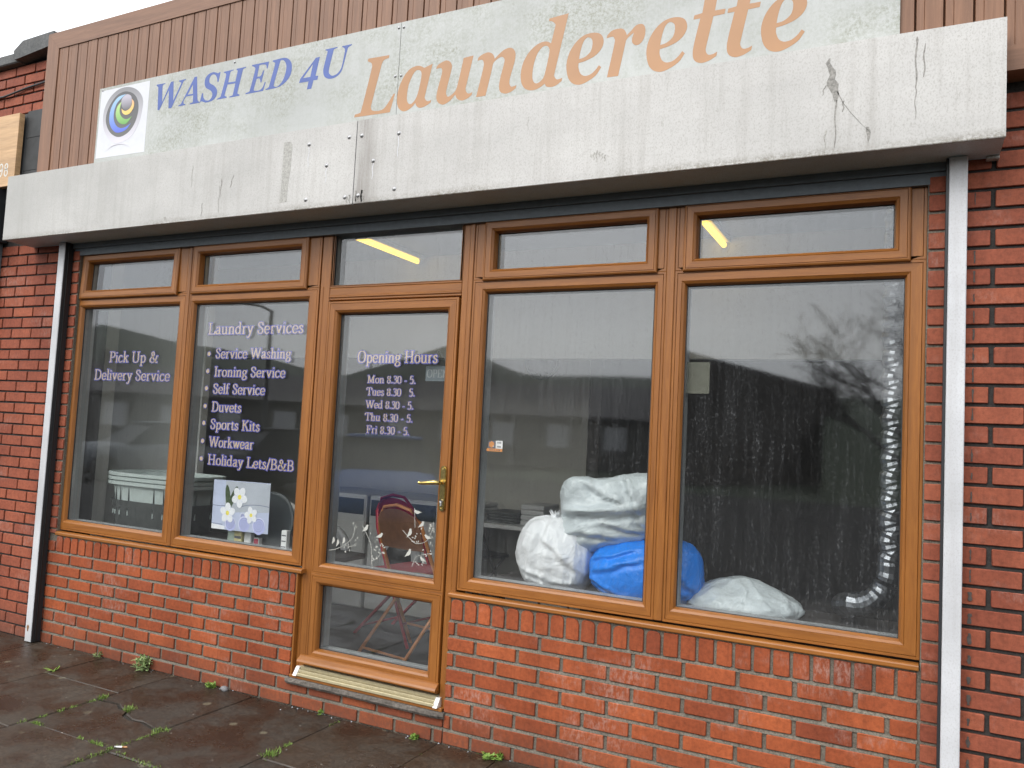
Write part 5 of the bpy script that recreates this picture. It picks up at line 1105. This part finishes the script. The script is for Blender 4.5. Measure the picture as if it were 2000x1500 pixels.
# folding chairs behind the door
MAT['brown_panel'] = simple('brown_backrest_panel', (.26, .13, .08), .5); MAT['chair_orange'] = simple('orange_brown_chair', (.62, .25, .09), .45); MAT['chair_red'] = simple('crimson_chair', (.44, .02, .04), .4); MAT['chair_black'] = simple('black_chair', (.02, .02, .022), .4)
def chair(loc, rot, mat, label):
    c = thing('folding_chair', label, 'chair', loc); c.rotation_euler = (0, 0, rot); 
    def part(name, mb):
        o = mb.build(name, mat, None); o.parent = c; return o
    hw, T = .20, .011
    m = MB(); pts = [(-hw - .01, -.22, 0), (-hw, .0, .44), (-hw + .01, .13, .72), (-hw + .03, .165, .83), (-hw + .09, .19, .905), (0, .195, .925), (hw - .09, .19, .905), (hw - .03, .165, .83), (hw - .01, .13, .72), (hw, .0, .44), (hw + .01, -.22, 0)]
    m.tube(pts, T, 8); part('back_frame', m)
    m = MB(); nn = 8; vs = []; fs = []
    for k in range(nn + 1):
        t = k / nn; x = -hw + .03 + (2 * hw - .06) * t; cv = .02 * math.sin(math.pi * t)
        topz = .83 + .075 * math.sin(math.pi * t) ** .6
        vs += [(x, .118 + cv, .66), (x, .118 + cv + (topz - .66) * .32, topz), (x, .125 + cv, .66), (x, .125 + cv + (topz - .66) * .32, topz)]
    for k in range(nn):
        a = k * 4; b = a + 4; fs += [(a, b, b + 1, a + 1), (a + 2, a + 3, b + 3, b + 2), (a + 1, b + 1, b + 3, a + 3), (a, a + 2, b + 2, b)]
    fs += [(0, 1, 3, 2), (nn * 4, nn * 4 + 2, nn * 4 + 3, nn * 4 + 1)]
    m.add(vs, fs); o_ = part('backrest', m); o_.data.materials[0] = MAT['brown_panel'] if mat == 'chair_orange' else MAT[mat]
    m = MB(); m.bevbox(-hw + .012, hw - .012, -.22, .16, .435, .460, .01); part('seat', m)
    for s_ in (-1, 1):
        m = MB(); m.tube([(s_ * (hw - .02), .30, 0), (s_ * (hw - .02), -.16, .44)], T, 8); part('leg', m)
    m = MB(); m.tube([(-hw + .02, .24, .06), (hw - .02, .24, .06)], .008, 8); m.tube([(-hw - .006, -.15, .14), (hw + .006, -.15, .14)], .008, 8); part('stretcher', m)
    return c
FL = -.455
chair((-1.72, .76, FL), R(180 - 10), 'chair_orange', 'orange brown folding chair standing nearest behind the door glass')
chair((-2.00, 1.12, FL), R(80), 'chair_red', 'crimson folding chair turned sideways next to the orange brown chair')
chair((-2.0, 2.0, FL), R(160), 'chair_black', 'black folding chair furthest back behind the door glass')

# ceiling tube lights
MAT['tube_glow'] = bpy.data.materials.new('lit_fluorescent_tube'); MAT['tube_glow'].use_nodes = True
_b = MAT['tube_glow'].node_tree.nodes['Principled BSDF']; _b.inputs['Emission Color'].default_value = (1.0, .62, .04, 1); _b.inputs['Emission Strength'].default_value = 2.0; _b.inputs['Base Color'].default_value = (.8, .7, .4, 1)
for x, y0, y1, lb in ((-2.235, .18, 1.38, 'lit yellow fluorescent tube on the ceiling seen through the top light over the door'), (-.043, .16, 1.43, 'lit yellow fluorescent tube on the ceiling seen through the top light of the widest window')):
    t = thing('tube_light', lb, 'ceiling light', (x, (y0 + y1) / 2, 2.2))
    bar(t, 'batten', x - .035, x + .035, y0, y1, 2.165, 2.1995, 'white_plastic', .004)
    m = MB(); m.tube([(x, y0 + .03, 2.148), (x, y1 - .03, 2.148)], .017, 12); m.build('lamp_tube', 'tube_glow', t)
    for y in (y0 + .012, y1 - .03): bar(t, 'lamp_holder', x - .015, x + .015, y, y + .018, 2.130, 2.1645, 'white_plastic', .003)
# wall clock and notice on the back partition, washing machines, folding table
ck = thing('wall_clock', 'round wall clock faintly visible through the window right of the door', 'clock', (-1.19, 2.29, 1.75))
MAT['clock_face'] = simple('clock_face', (.30, .31, .33), .5)
def at(u, v): return u, v
CX, CZ, CY = -1.62, 1.52, 2.285
m = MB(); m.lathe([(.135, 0), (.15, .005), (.15, .02), (.138, .024)], 32, 0, Matrix.Translation((CX, CY, CZ)) @ Matrix.Rotation(R(90), 4, 'X')); m.build('rim', 'ink', ck)
m = MB(); m.lathe([(.134, .0242), (.001, .0245)], 32, 0, Matrix.Translation((CX, CY, CZ)) @ Matrix.Rotation(R(90), 4, 'X')); m.build('dial', 'clock_face', ck)
m = MB()
for k in range(12):
    a = k * math.pi / 6; nib(m, [(CX + .10 * math.sin(a), CZ + .10 * math.cos(a)), (CX + .122 * math.sin(a), CZ + .122 * math.cos(a))], .01, .01, 0, CY - .0262, 0)
nib(m, [(CX, CZ), (CX + .04, CZ + .05)], .008, .008, 0, CY - .0266, 0); nib(m, [(CX, CZ), (CX - .05, CZ + .07)], .005, .005, 0, CY - .0269, 0)
m.build('hands_and_marks', 'ink', ck)
MAT['machine'] = simple('white_enamel', (.50, .50, .49), .35, var=.03)
def machine(x, y, label, w=.62, h=.86):
    t = thing('washing_machine', label, 'washing machine', (x, y, FL))
    bar(t, 'cabinet', x - w / 2, x + w / 2, y - .3, y + .3, FL, FL + h, 'machine', .012)
    m = MB(); m.lathe([(.19, 0), (.19, .02), (.165, .035), (.14, .03)], 28, 0, Matrix.Translation((x, y - .3, FL + .42)) @ Matrix.Rotation(R(90), 4, 'X')); m.build('door_ring', 'silver_card', t)
    m = MB(); m.lathe([(.139, .010), (.10, .045), (.001, .055)], 28, 0, Matrix.Translation((x, y - .3, FL + .42)) @ Matrix.Rotation(R(90), 4, 'X')); m.build('door_glass', 'chair_black', t)
    bar(t, 'control_panel', x - w / 2 + .02, x + w / 2 - .02, y - .306, y - .3005, FL + h - .15, FL + h - .03, 'grey_plastic', .002)
    return t
machine(-3.05, 1.9, 'washing machine nearest the left windows against the beige wall'); machine(-2.40, 1.9, 'washing machine to the right of the other against the beige wall')
tb = thing('work_table', 'pale table with folded linen behind the window right of the door', 'table', (-1.75, 1.9, FL))
bar(tb, 'tabletop', -2.05, -1.25, 1.6, 2.25, .26, .29, 'machine', .004)
for x in (-2.01, -1.29):
    for y in (1.65, 2.2): bar(tb, 'leg', x - .02, x + .02, y - .02, y + .02, FL, .2595, 'steel', .002)
for i, (x, w, h) in enumerate(((-1.9, .22, .12), (-1.62, .24, .08), (-1.38, .18, .15))):
    m = MB()
    for k in range(4): m.bevbox(x - w / 2, x + w / 2, 1.7, 1.98, .2905 + k * h / 4, .2905 + (k + 1) * h / 4 - .003, .006)
    o = m.build('linen_pile', 'machine' if i != 1 else 'basket_dark'); tag(o, ['pile of folded white linen at the left end of the pale table', 'dark folded pile in the middle of the pale table', 'tallest white linen pile at the right end of the pale table'][i], 'linen')
bar(None, 'wall_socket', -2.30, -2.215, 2.285, 2.2995, .66, .745, 'white_plastic', .004); so = bpy.data.objects['wall_socket']; tag(so, 'white double socket on the beige wall behind the door glass', 'socket')

# ---------------------------------------------------------------- weeds, pebble and litter at the foot of the wall
MAT['leaf'] = simple('fresh_weed_green', (.17, .28, .05), .55, var=.35, vs=40); MAT['leaf2'] = simple('grey_green_weed', (.27, .36, .15), .6, var=.3, vs=60); MAT['moss'] = simple('joint_moss', (.12, .17, .032), .9, var=.45, vs=60)
def blade(m, p, a, el, L, w, mi=0, curl=.5):
    d = Vector((math.cos(a), math.sin(a), 0)); s_ = Vector((-d.y, d.x, 0)); vs = []
    for k in range(5):
        t = k / 4; r_ = L * t; q = Vector(p) + d * r_ * math.cos(el) + Vector((0, 0, r_ * math.sin(el) - curl * L * t * t * .5))
        ww = w * [.35, .9, 1.0, .7, .08][k]; vs += [q - s_ * ww / 2, q + Vector((0, 0, w * .12)), q + s_ * ww / 2]
    fs = []
    for k in range(4): fs += [(3 * k, 3 * k + 1, 3 * k + 4, 3 * k + 3), (3 * k + 1, 3 * k + 2, 3 * k + 5, 3 * k + 4)]
    m.add(vs, fs, mi)
def weed(x, y, label, n, L, w, kind=0, spread=.03, h=.02, stems=1):
    t = thing('weed', label, 'weed', (x, y, G)); q = random.Random(int(abs(x * 1000)))
    for s_ in range(stems):
        m = MB(); cx_, cy_ = x + q.uniform(-spread, spread), min(y + q.uniform(-spread, spread) * .6, -.006)
        for k in range(n):
            a = q.uniform(0, 2 * math.pi); z = G - .006 + q.uniform(0, h)
            if cy_ + math.sin(a) * L > -.002: a = -abs(a % math.pi)
            blade(m, (cx_ + q.uniform(-.006, .006), cy_ + q.uniform(-.006, .006), z), a, q.uniform(.2, 1.3), L * q.uniform(.6, 1.15), w * q.uniform(.7, 1.2), 0, q.uniform(.1, .7))
        m.build('leaf_cluster', 'leaf2' if kind else 'leaf', t)
weed(-3.52, -.018, 'pair of tiny pale weeds at the wall foot near the left rail', 14, .022, .010, 1, .035, .03, 3)
weed(-3.12, -.028, 'tallest tufted grey green weed at the wall foot under the second window', 26, .048, .013, 1, .045, .075, 5)
weed(-2.52, -.020, 'low bright green weed beside the pebble at the wall foot', 24, .026, .011, 0, .045, .022, 4)
weed(-3.47, -.34, 'flat two leaved dandelion seedling on the paving left of centre', 5, .075, .018, 0, .004, .006, 1)
weed(-1.76, -.016, 'small green weed under the left end of the doorstep', 16, .022, .010, 0, .018, .02, 2)
weed(-1.15, -.020, 'low green weed with dead stalks under the right end of the doorstep', 22, .024, .011, 0, .035, .018, 3)
weed(-.745, -.030, 'widest clump of rounded green weed leaves at the wall foot right of the door', 30, .026, .013, 0, .050, .022, 6)
weed(-.43, -.020, 'small green sprig at the bottom edge of the picture', 10, .020, .009, 0, .015, .03, 2)
m = MB(); vs = []; fs = []
for j in range(9):
    for i in range(14):
        ph = -math.pi / 2 + math.pi * j / 8; th = 2 * math.pi * i / 14; d = Vector((math.cos(th) * math.cos(ph), math.sin(th) * math.cos(ph), math.sin(ph)))
        d *= 1 + .25 * noise.noise(d * 1.4); vs.append((-2.435 + d.x * .026, -.030 + d.y * .018, G + .010 + d.z * .016))
for j in range(8):
    for i in range(14): fs.append((j * 14 + i, j * 14 + (i + 1) % 14, (j + 1) * 14 + (i + 1) % 14, (j + 1) * 14 + i))
m.add(vs, fs, 0, True); MAT['pebble'] = simple('grey_pebble', (.17, .17, .175), .6, var=.2); o = m.build('pebble', 'pebble'); tag(o, 'small grey pebble beside the low green weed at the wall foot', 'stone')
ce = thing('cigarette_end', 'discarded cigarette end lying where four paving slabs meet', 'litter', (-2.21, -.87, G))
m = MB(); m.tube([(-2.235, -.878, G + .006), (-2.205, -.862, G + .006)], .0042, 8); m.build('paper_tube', 'paper', ce)
m = MB(); m.tube([(-2.2045, -.8617, G + .006), (-2.185, -.851, G + .006)], .0043, 8); m.build('filter', 'peach', ce)
# moss and fine grass in the joints
q = random.Random(11); m = MB()
def grass(p0, p1, n, L=.02, w=.004, sp=.008):
    for k in range(n):
        t = q.random()
        if noise.noise(Vector((p0[0] * 5 + t * 7, p0[1] * 9, 0))) < .04 and n > 150: continue
        x = p0[0] + (p1[0] - p0[0]) * t + q.gauss(0, sp); y = min(p0[1] + (p1[1] - p0[1]) * t + q.gauss(0, sp), -.004)
        blade(m, (x, y, G - .010), q.uniform(0, 6.28), q.uniform(.6, 1.5), L * q.uniform(.5, 1.3), w, q.choice([0, 0, 1]), .3)
grass((-2.86, -.52), (-2.86, -.92), 700); grass((-2.85, -.885), (-2.24, -.888), 1300); grass((-2.235, -.86), (-2.25, -1.2), 500)
grass((-2.856, -.46), (-2.85, -.50), 200, .03, .004, .012); grass((-2.62, -.50), (-2.58, -.53), 150, .028, .004, .010); grass((-2.235, -.60), (-2.235, -.68), 160, .03, .004, .012)
grass((-2.235, -.70), (-2.235, -.86), 160); grass((-1.62, -.40), (-1.62, -.62), 420, .022, .004, .007); grass((-1.622, -.52), (-1.60, -.56), 200, .035, .004, .016)
grass((-2.86, -1.0), (-2.86, -1.6), 300); grass((-2.2, -.9), (-1.9, -.92), 120); grass((-1.62, -.05), (-1.62, -.12), 40, .015)
grass((-3.3, -.01), (-2.6, -.012), 60, .012, .003, .004); grass((-1.04, -.1), (-1.04, -.35), 60, .012, .003, .004); grass((-1.0, -.012), (-.2, -.014), 160, .016, .003, .006)
o = m.build('joint_grass', ['moss', 'leaf'], kind='stuff'); o['label'] = 'moss and fine grass growing in the joints of the paving'
m = MB()
for k in range(420):
    x = q.uniform(-4.1, -.3); y = -abs(q.gauss(0, .018)) - .002; s_ = q.uniform(.001, .0032)
    if q.random() < .12: y = -q.uniform(.02, 1.2)
    m.box(x - s_, x + s_, y - s_, y + s_, G - .006, G - .001 + s_, 1 if q.random() < .12 else 0, None)
o = m.build('grit', ['jointfill', 'pic_bg2'], kind='stuff'); o['label'] = 'dark grit and crumbs along the foot of the wall'

# ---------------------------------------------------------------- the street behind the camera, seen mirrored in the glass
CM = Vector((.9756, 3.575, .9226))
def mir(az, el, D): a = R(az); return Vector((CM.x + D * math.sin(a), CM.y - D * math.cos(a), CM.z + D * math.tan(R(el))))
MAT['hill'] = speck('misty_hillside', (.035, .045, .032), (.075, .085, .06), .02, .95, 0.0); MAT['lawn'] = speck('lawn_grass', (.012, .022, .007), (.026, .042, .014), 8, .95)
def ridge(name, prof, D, depth, mat):
    prof = sorted(prof); pts = []; f = spline([(a, e) for a, e in prof], False, 6)
    m = MB(); vs = []; fs = []
    for (a, e) in f:
        t = mir(a, e + .04 * noise.noise(Vector((a * 1.7, 0, 1))), D); b = mir(a, 0, D * .55); c = mir(a, 0, D + depth)
        vs += [(b.x, b.y, G - .5), (t.x * .5 + b.x * .5, t.y * .5 + b.y * .5, G + (t.z - G) * .62), tuple(t), (c.x, c.y, G - .5)]
    for i in range(len(f) - 1):
        for k in range(3): fs.append((i * 4 + k, (i + 1) * 4 + k, (i + 1) * 4 + k + 1, i * 4 + k + 1))
    m.add(vs, fs, 0, True); return m.build(name, mat, kind='structure')
ridge('hills', [(-110, 3.5), (-90, 4.5), (-70, 3.9), (-60, 4.8), (-54.8, 5.5), (-53.6, 5.7), (-49.3, 5.0), (-46.5, 4.8), (-43, 4.3), (-41, 3.9), (-38.6, 3.6), (-36.7, 4.2), (-34, 5.1), (-32.3, 5.8), (-31, 6.1), (-28.4, 5.4), (-27.1, 4.9), (-25.8, 4.5), (-23.8, 4.4), (-16.7, 4.6), (-10, 4.0), (0, 3.6), (15, 4.5), (40, 3.6), (70, 4.2), (100, 3.0)], 620, 300, 'hill')
m = MB(); m.box(-14, 40, -40, -22, G - .3, G - .03); m.build('lawn', 'lawn', kind='structure')
# house across the street
MAT['render'] = simple('grey_render', (.12, .115, .105), .9); MAT['roof'] = simple('dark_roof_tiles', (.06, .055, .055), .8, var=.3, vs=8)
def house(cx_, cy_, w, d, h, rh, rot, label, mat='render'):
    t = thing('house', label, 'house', (cx_, cy_, G)); t.rotation_euler = (0, 0, rot)
    def part(nm, mb, mt): o = mb.build(nm, mt, None); o.parent = t; return o
    m = MB(); m.add([(-w / 2, -d / 2, 0), (w / 2, -d / 2, 0), (w / 2, d / 2, 0), (-w / 2, d / 2, 0), (-w / 2, -d / 2, h), (w / 2, -d / 2, h), (w / 2, d / 2, h), (-w / 2, d / 2, h), (-w / 2, 0, h + rh), (w / 2, 0, h + rh)],
        [(0, 3, 2, 1), (0, 1, 5, 4), (2, 3, 7, 6), (1, 2, 6, 9, 5), (3, 0, 4, 8, 7)]); part('wall', m, mat)
    m = MB(); o_ = .3
    for s_ in (-1, 1):
        y0 = s_ * (d / 2 + o_); zz = h - rh * o_ / (d / 2)
        m.add([(-w / 2 - .2, y0, zz), (w / 2 + .2, y0, zz), (w / 2 + .2, 0, h + rh), (-w / 2 - .2, 0, h + rh), (-w / 2 - .2, y0, zz + .12), (w / 2 + .2, y0, zz + .12), (w / 2 + .2, 0, h + rh + .12), (-w / 2 - .2, 0, h + rh + .12)],
              [(0, 1, 2, 3), (7, 6, 5, 4), (0, 4, 5, 1), (1, 5, 6, 2), (3, 7, 4, 0)])
    part('roof', m, 'roof')
    nw = max(2, int(w / 2.6))
    for k in range(nw):
        x = -w / 2 + w * (k + .5) / nw
        for z in ([1.0] if h < 3.4 else [1.0, 3.4]):
            m = MB(); m.bevbox(x - .55, x + .55, d / 2 + .001, d / 2 + .05, z, z + 1.15, .01); part('window', m, 'white_plastic' if False else 'silver_card')
    m = MB(); m.bevbox(-w / 4 - .3, -w / 4 + .3, -.25, .25, h + rh * .6, h + rh + .9, .02); part('chimney', m, mat)
    return t
p = mir(-47, 0, 48); house(p.x, p.y, 22, 8, 2.7, 1.5, R(-40), 'long low grey house across the street mirrored in the left windows')
p = mir(-22, 0, 44); house(p.x, p.y, 20, 8, 2.6, 1.7, R(-12), 'low grey house across the street mirrored beside the bag pile')
def building_box():
    t = thing('hall', 'dark gabled hall mirrored in the widest window', 'building', tuple(mir(-9, 0, 30)[:2]) + (G,))
    a, b = mir(-14.3, 6.35, 30), mir(-4.2, 3.9, 41); c, d_ = mir(-4.0, 3.6, 60), mir(-15.5, 5, 52)
    m = MB(); vs = [(q_.x, q_.y, G) for q_ in (a, b, c, d_)] + [tuple(a), tuple(b), (c.x, c.y, b.z), (d_.x, d_.y, a.z)]
    m.add(vs, [(0, 1, 5, 4), (1, 2, 6, 5), (2, 3, 7, 6), (3, 0, 4, 7)]); m.build('wall', 'room_dark', t)
    m = MB(); up = Vector((0, 0, .12)); m.add([tuple(Vector(v) + up * .02) for v in vs[4:]] + [tuple(Vector(v) + up) for v in vs[4:]], [(0, 3, 2, 1), (4, 5, 6, 7), (0, 1, 5, 4), (1, 2, 6, 5), (2, 3, 7, 6), (3, 0, 4, 7)]); m.build('roof', 'roof', t)
building_box()
ridge('hedge', [(-5, 3.0), (-3, 3.6), (0, 3.3), (3, 3.9), (8, 3.2), (16, 3.5), (30, 2.5)], 46, 6, 'lawn')
# bare tree
def tree(base, H, seed, label, r0=.15):
    t = thing('bare_tree', label, 'tree', tuple(base)); rg = random.Random(seed); m = MB(); mt = MB()
    def grow(p, d, L, r, lev):
        n = 4 if lev < 3 else 3; pts = [p]; rs = [r]
        for k in range(n):
            d = (d + Vector((rg.uniform(-1, 1), rg.uniform(-1, 1), rg.uniform(-.6, .8))) * (.10 + .06 * lev)).normalized()
            pts.append(pts[-1] + d * L / n); rs.append(max(.0085, r * (1 - .38 * (k + 1) / n)))
        (mt if lev == 0 else m).tube(pts, rs, 8 if lev == 0 else (5 if lev < 3 else 3), 0, False)
        if lev >= 5: return
        nb_ = 4 if lev < 4 else 3
        for k in range(nb_ + (lev == 0)):
            f = 1.0 if k == 0 else rg.uniform(.35, 1.0); i = min(n, max(1, round(f * n))); ax = Vector((rg.gauss(0, 1), rg.gauss(0, 1), rg.gauss(0, .5))).normalized()
            nd_ = (d + ax * rg.uniform(.5, .95)).normalized(); grow(pts[i], nd_, L * rg.uniform(.62, .80), rs[i] * rg.uniform(.55, .72), lev + 1)
    grow(Vector(base), Vector((0, 0, 1)), H * .27, r0, 0)
    mt.build('trunk', 'bark', t); m.build('crown', 'bark', t)
MAT['bark'] = simple('wet_bark', (.035, .028, .024), .9, var=.3)
b = mir(.9, 0, 19); tree((b.x, b.y, G), 7.6, 12, 'large bare winter tree mirrored at the right of the widest window')
# lamp post
lp = mir(-43.6, 0, 30); t = thing('lamp_post', 'grey street lamp mirrored in the window listing the services', 'street lamp', (lp.x, lp.y, G))
m = MB(); m.tube([(lp.x, lp.y, G), (lp.x, lp.y, 5.0)], [.09, .06], 10); m.build('pole', 'charcoal', t)
m = MB(); m.tube([(lp.x, lp.y, 4.95), (lp.x - .3, lp.y + .2, 5.12), (lp.x - 1.1, lp.y + .7, 5.2)], .04, 8); m.build('arm', 'charcoal', t)
m = MB(); m.bevbox(lp.x - 1.6, lp.x - 1.05, lp.y + .6, lp.y + .85, 5.12, 5.25, .03); m.build('lantern', 'charcoal', t)
# parked cars
def carpaint(name, c): 
    m, n, b = newmat(name); b.inputs['Base Color'].default_value = rgba(c); b.inputs['Roughness'].default_value = .55; b.inputs['Specular IOR Level'].default_value = .15; MAT[name] = m
carpaint('car_blue', (.02, .07, .22)); carpaint('car_grey', (.16, .17, .18)); carpaint('car_dark', (.03, .03, .035))
MAT['car_glass'] = simple('car_window_glass', (.02, .022, .025), .4, spec=.2); MAT['plate_yellow'] = simple('yellow_number_plate', (.70, .55, .05), .5); MAT['tyre'] = simple('tyre_rubber', (.015, .015, .015), .8); MAT['tail_red'] = simple('red_tail_lamp', (.35, .01, .01), .3)
def car(loc, rot, paint, label):
    t = thing('parked_car', label, 'car', loc); t.rotation_euler = (0, 0, rot)
    def part(nm, mb, mt): o = mb.build(nm, mt, None); o.parent = t; return o
    secs = [(-2.05, .28, .80, .70), (-1.95, .22, .92, .80), (-1.3, .20, .95, .86), (0, .20, .95, .88), (1.2, .20, .88, .86), (1.9, .22, .74, .80), (2.05, .30, .60, .66)]
    m = MB(); vs = []; fs = []; n = 12
    for (x, z0, z1, w) in secs:
        for k in range(n):
            a = 2 * math.pi * (k + .5) / n; cy_, cz_ = math.cos(a), math.sin(a)
            vs.append((x, math.copysign(abs(cy_) ** .35, cy_) * w, (z0 + z1) / 2 + math.copysign(abs(cz_) ** .45, cz_) * (z1 - z0) / 2))
    for i in range(len(secs) - 1):
        for k in range(n): fs.append((i * n + k, i * n + (k + 1) % n, (i + 1) * n + (k + 1) % n, (i + 1) * n + k))
    fs += [tuple(range(n - 1, -1, -1)), tuple((len(secs) - 1) * n + k for k in range(n))]
    m.add(vs, fs, 0, True); part('body', m, paint)
    def cabin(w0, w1, e, zt): return [(-1.85 + e, -w0, .88), (.75 - e, -w0, .88), (.75 - e, w0, .88), (-1.85 + e, w0, .88), (-1.35 + e, -w1, zt), (.05 - e, -w1, zt), (.05 - e, w1, zt), (-1.35 + e, w1, zt)]
    BF = [(0, 3, 2, 1), (4, 5, 6, 7), (0, 1, 5, 4), (1, 2, 6, 5), (2, 3, 7, 6), (3, 0, 4, 7)]
    m = MB(); m.add(cabin(.78, .60, 0, 1.40), BF); part('window', m, 'car_glass')
    m = MB(); m.bevbox(-1.42, .12, -.62, .62, 1.385, 1.44, .02); part('roof', m, paint)
    for s_ in (-1, 1):
        for x in (-1.25, 1.25):
            m = MB(); m.lathe([(.24, 0), (.31, .01), (.32, .10), (.31, .20), (.24, .21)], 20, 0, Matrix.Translation((x, s_ * .80 + .105, .32)) @ Matrix.Rotation(R(90), 4, 'X')); w_ = part('wheel', m, 'tyre')
        m = MB(); m.bevbox(-2.07, -2.0, s_ * .70 - .1, s_ * .70 + .1, .62, .82, .02); part('tail_lamp', m, 'tail_red')
    m = MB(); m.bevbox(-2.075, -2.06, -.26, .26, .50, .61, .003); part('number_plate', m, 'plate_yellow')
    return t
for az, D, rot, pt_, lb in ((-35.3, 13.5, -90 - 35, 'car_blue', 'blue parked car with yellow rear number plate mirrored in the door glass'), (-44, 19, -80, 'car_dark', 'dark parked car mirrored in the second window'), (-51, 22, -75, 'car_grey', 'grey parked car mirrored in the leftmost window')):
    p = mir(az, 0, D); car((p.x, p.y, G - .04), R(rot + 180), pt_, lb)

# repeated kinds share a group
GROUPS = {'window': 'windows of the shopfront', 'laundry_bag': 'laundry bags piled inside the windows', 'laundry_basket': 'stacked laundry baskets', 'weed': 'weeds along the wall foot',
          'folding_chair': 'folding chairs behind the door', 'packet': 'product packets on the window sill', 'parked_car': 'cars parked across the street', 'guide_rail': 'shutter guide rails',
          'tube_light': 'ceiling tube lights', 'washing_machine': 'washing machines', 'house': 'houses across the street', 'linen_pile': 'linen piles on the table', 'low_brick_wall': 'low walls under the windows',
          'brick_pier': 'brick piers', 'brick_reveal': 'brick reveals'}
for o in list(scene.objects):
    k = o.name.split('.')[0]
    if o.parent is None and k in GROUPS and 'category' in o: o['group'] = GROUPS[k]
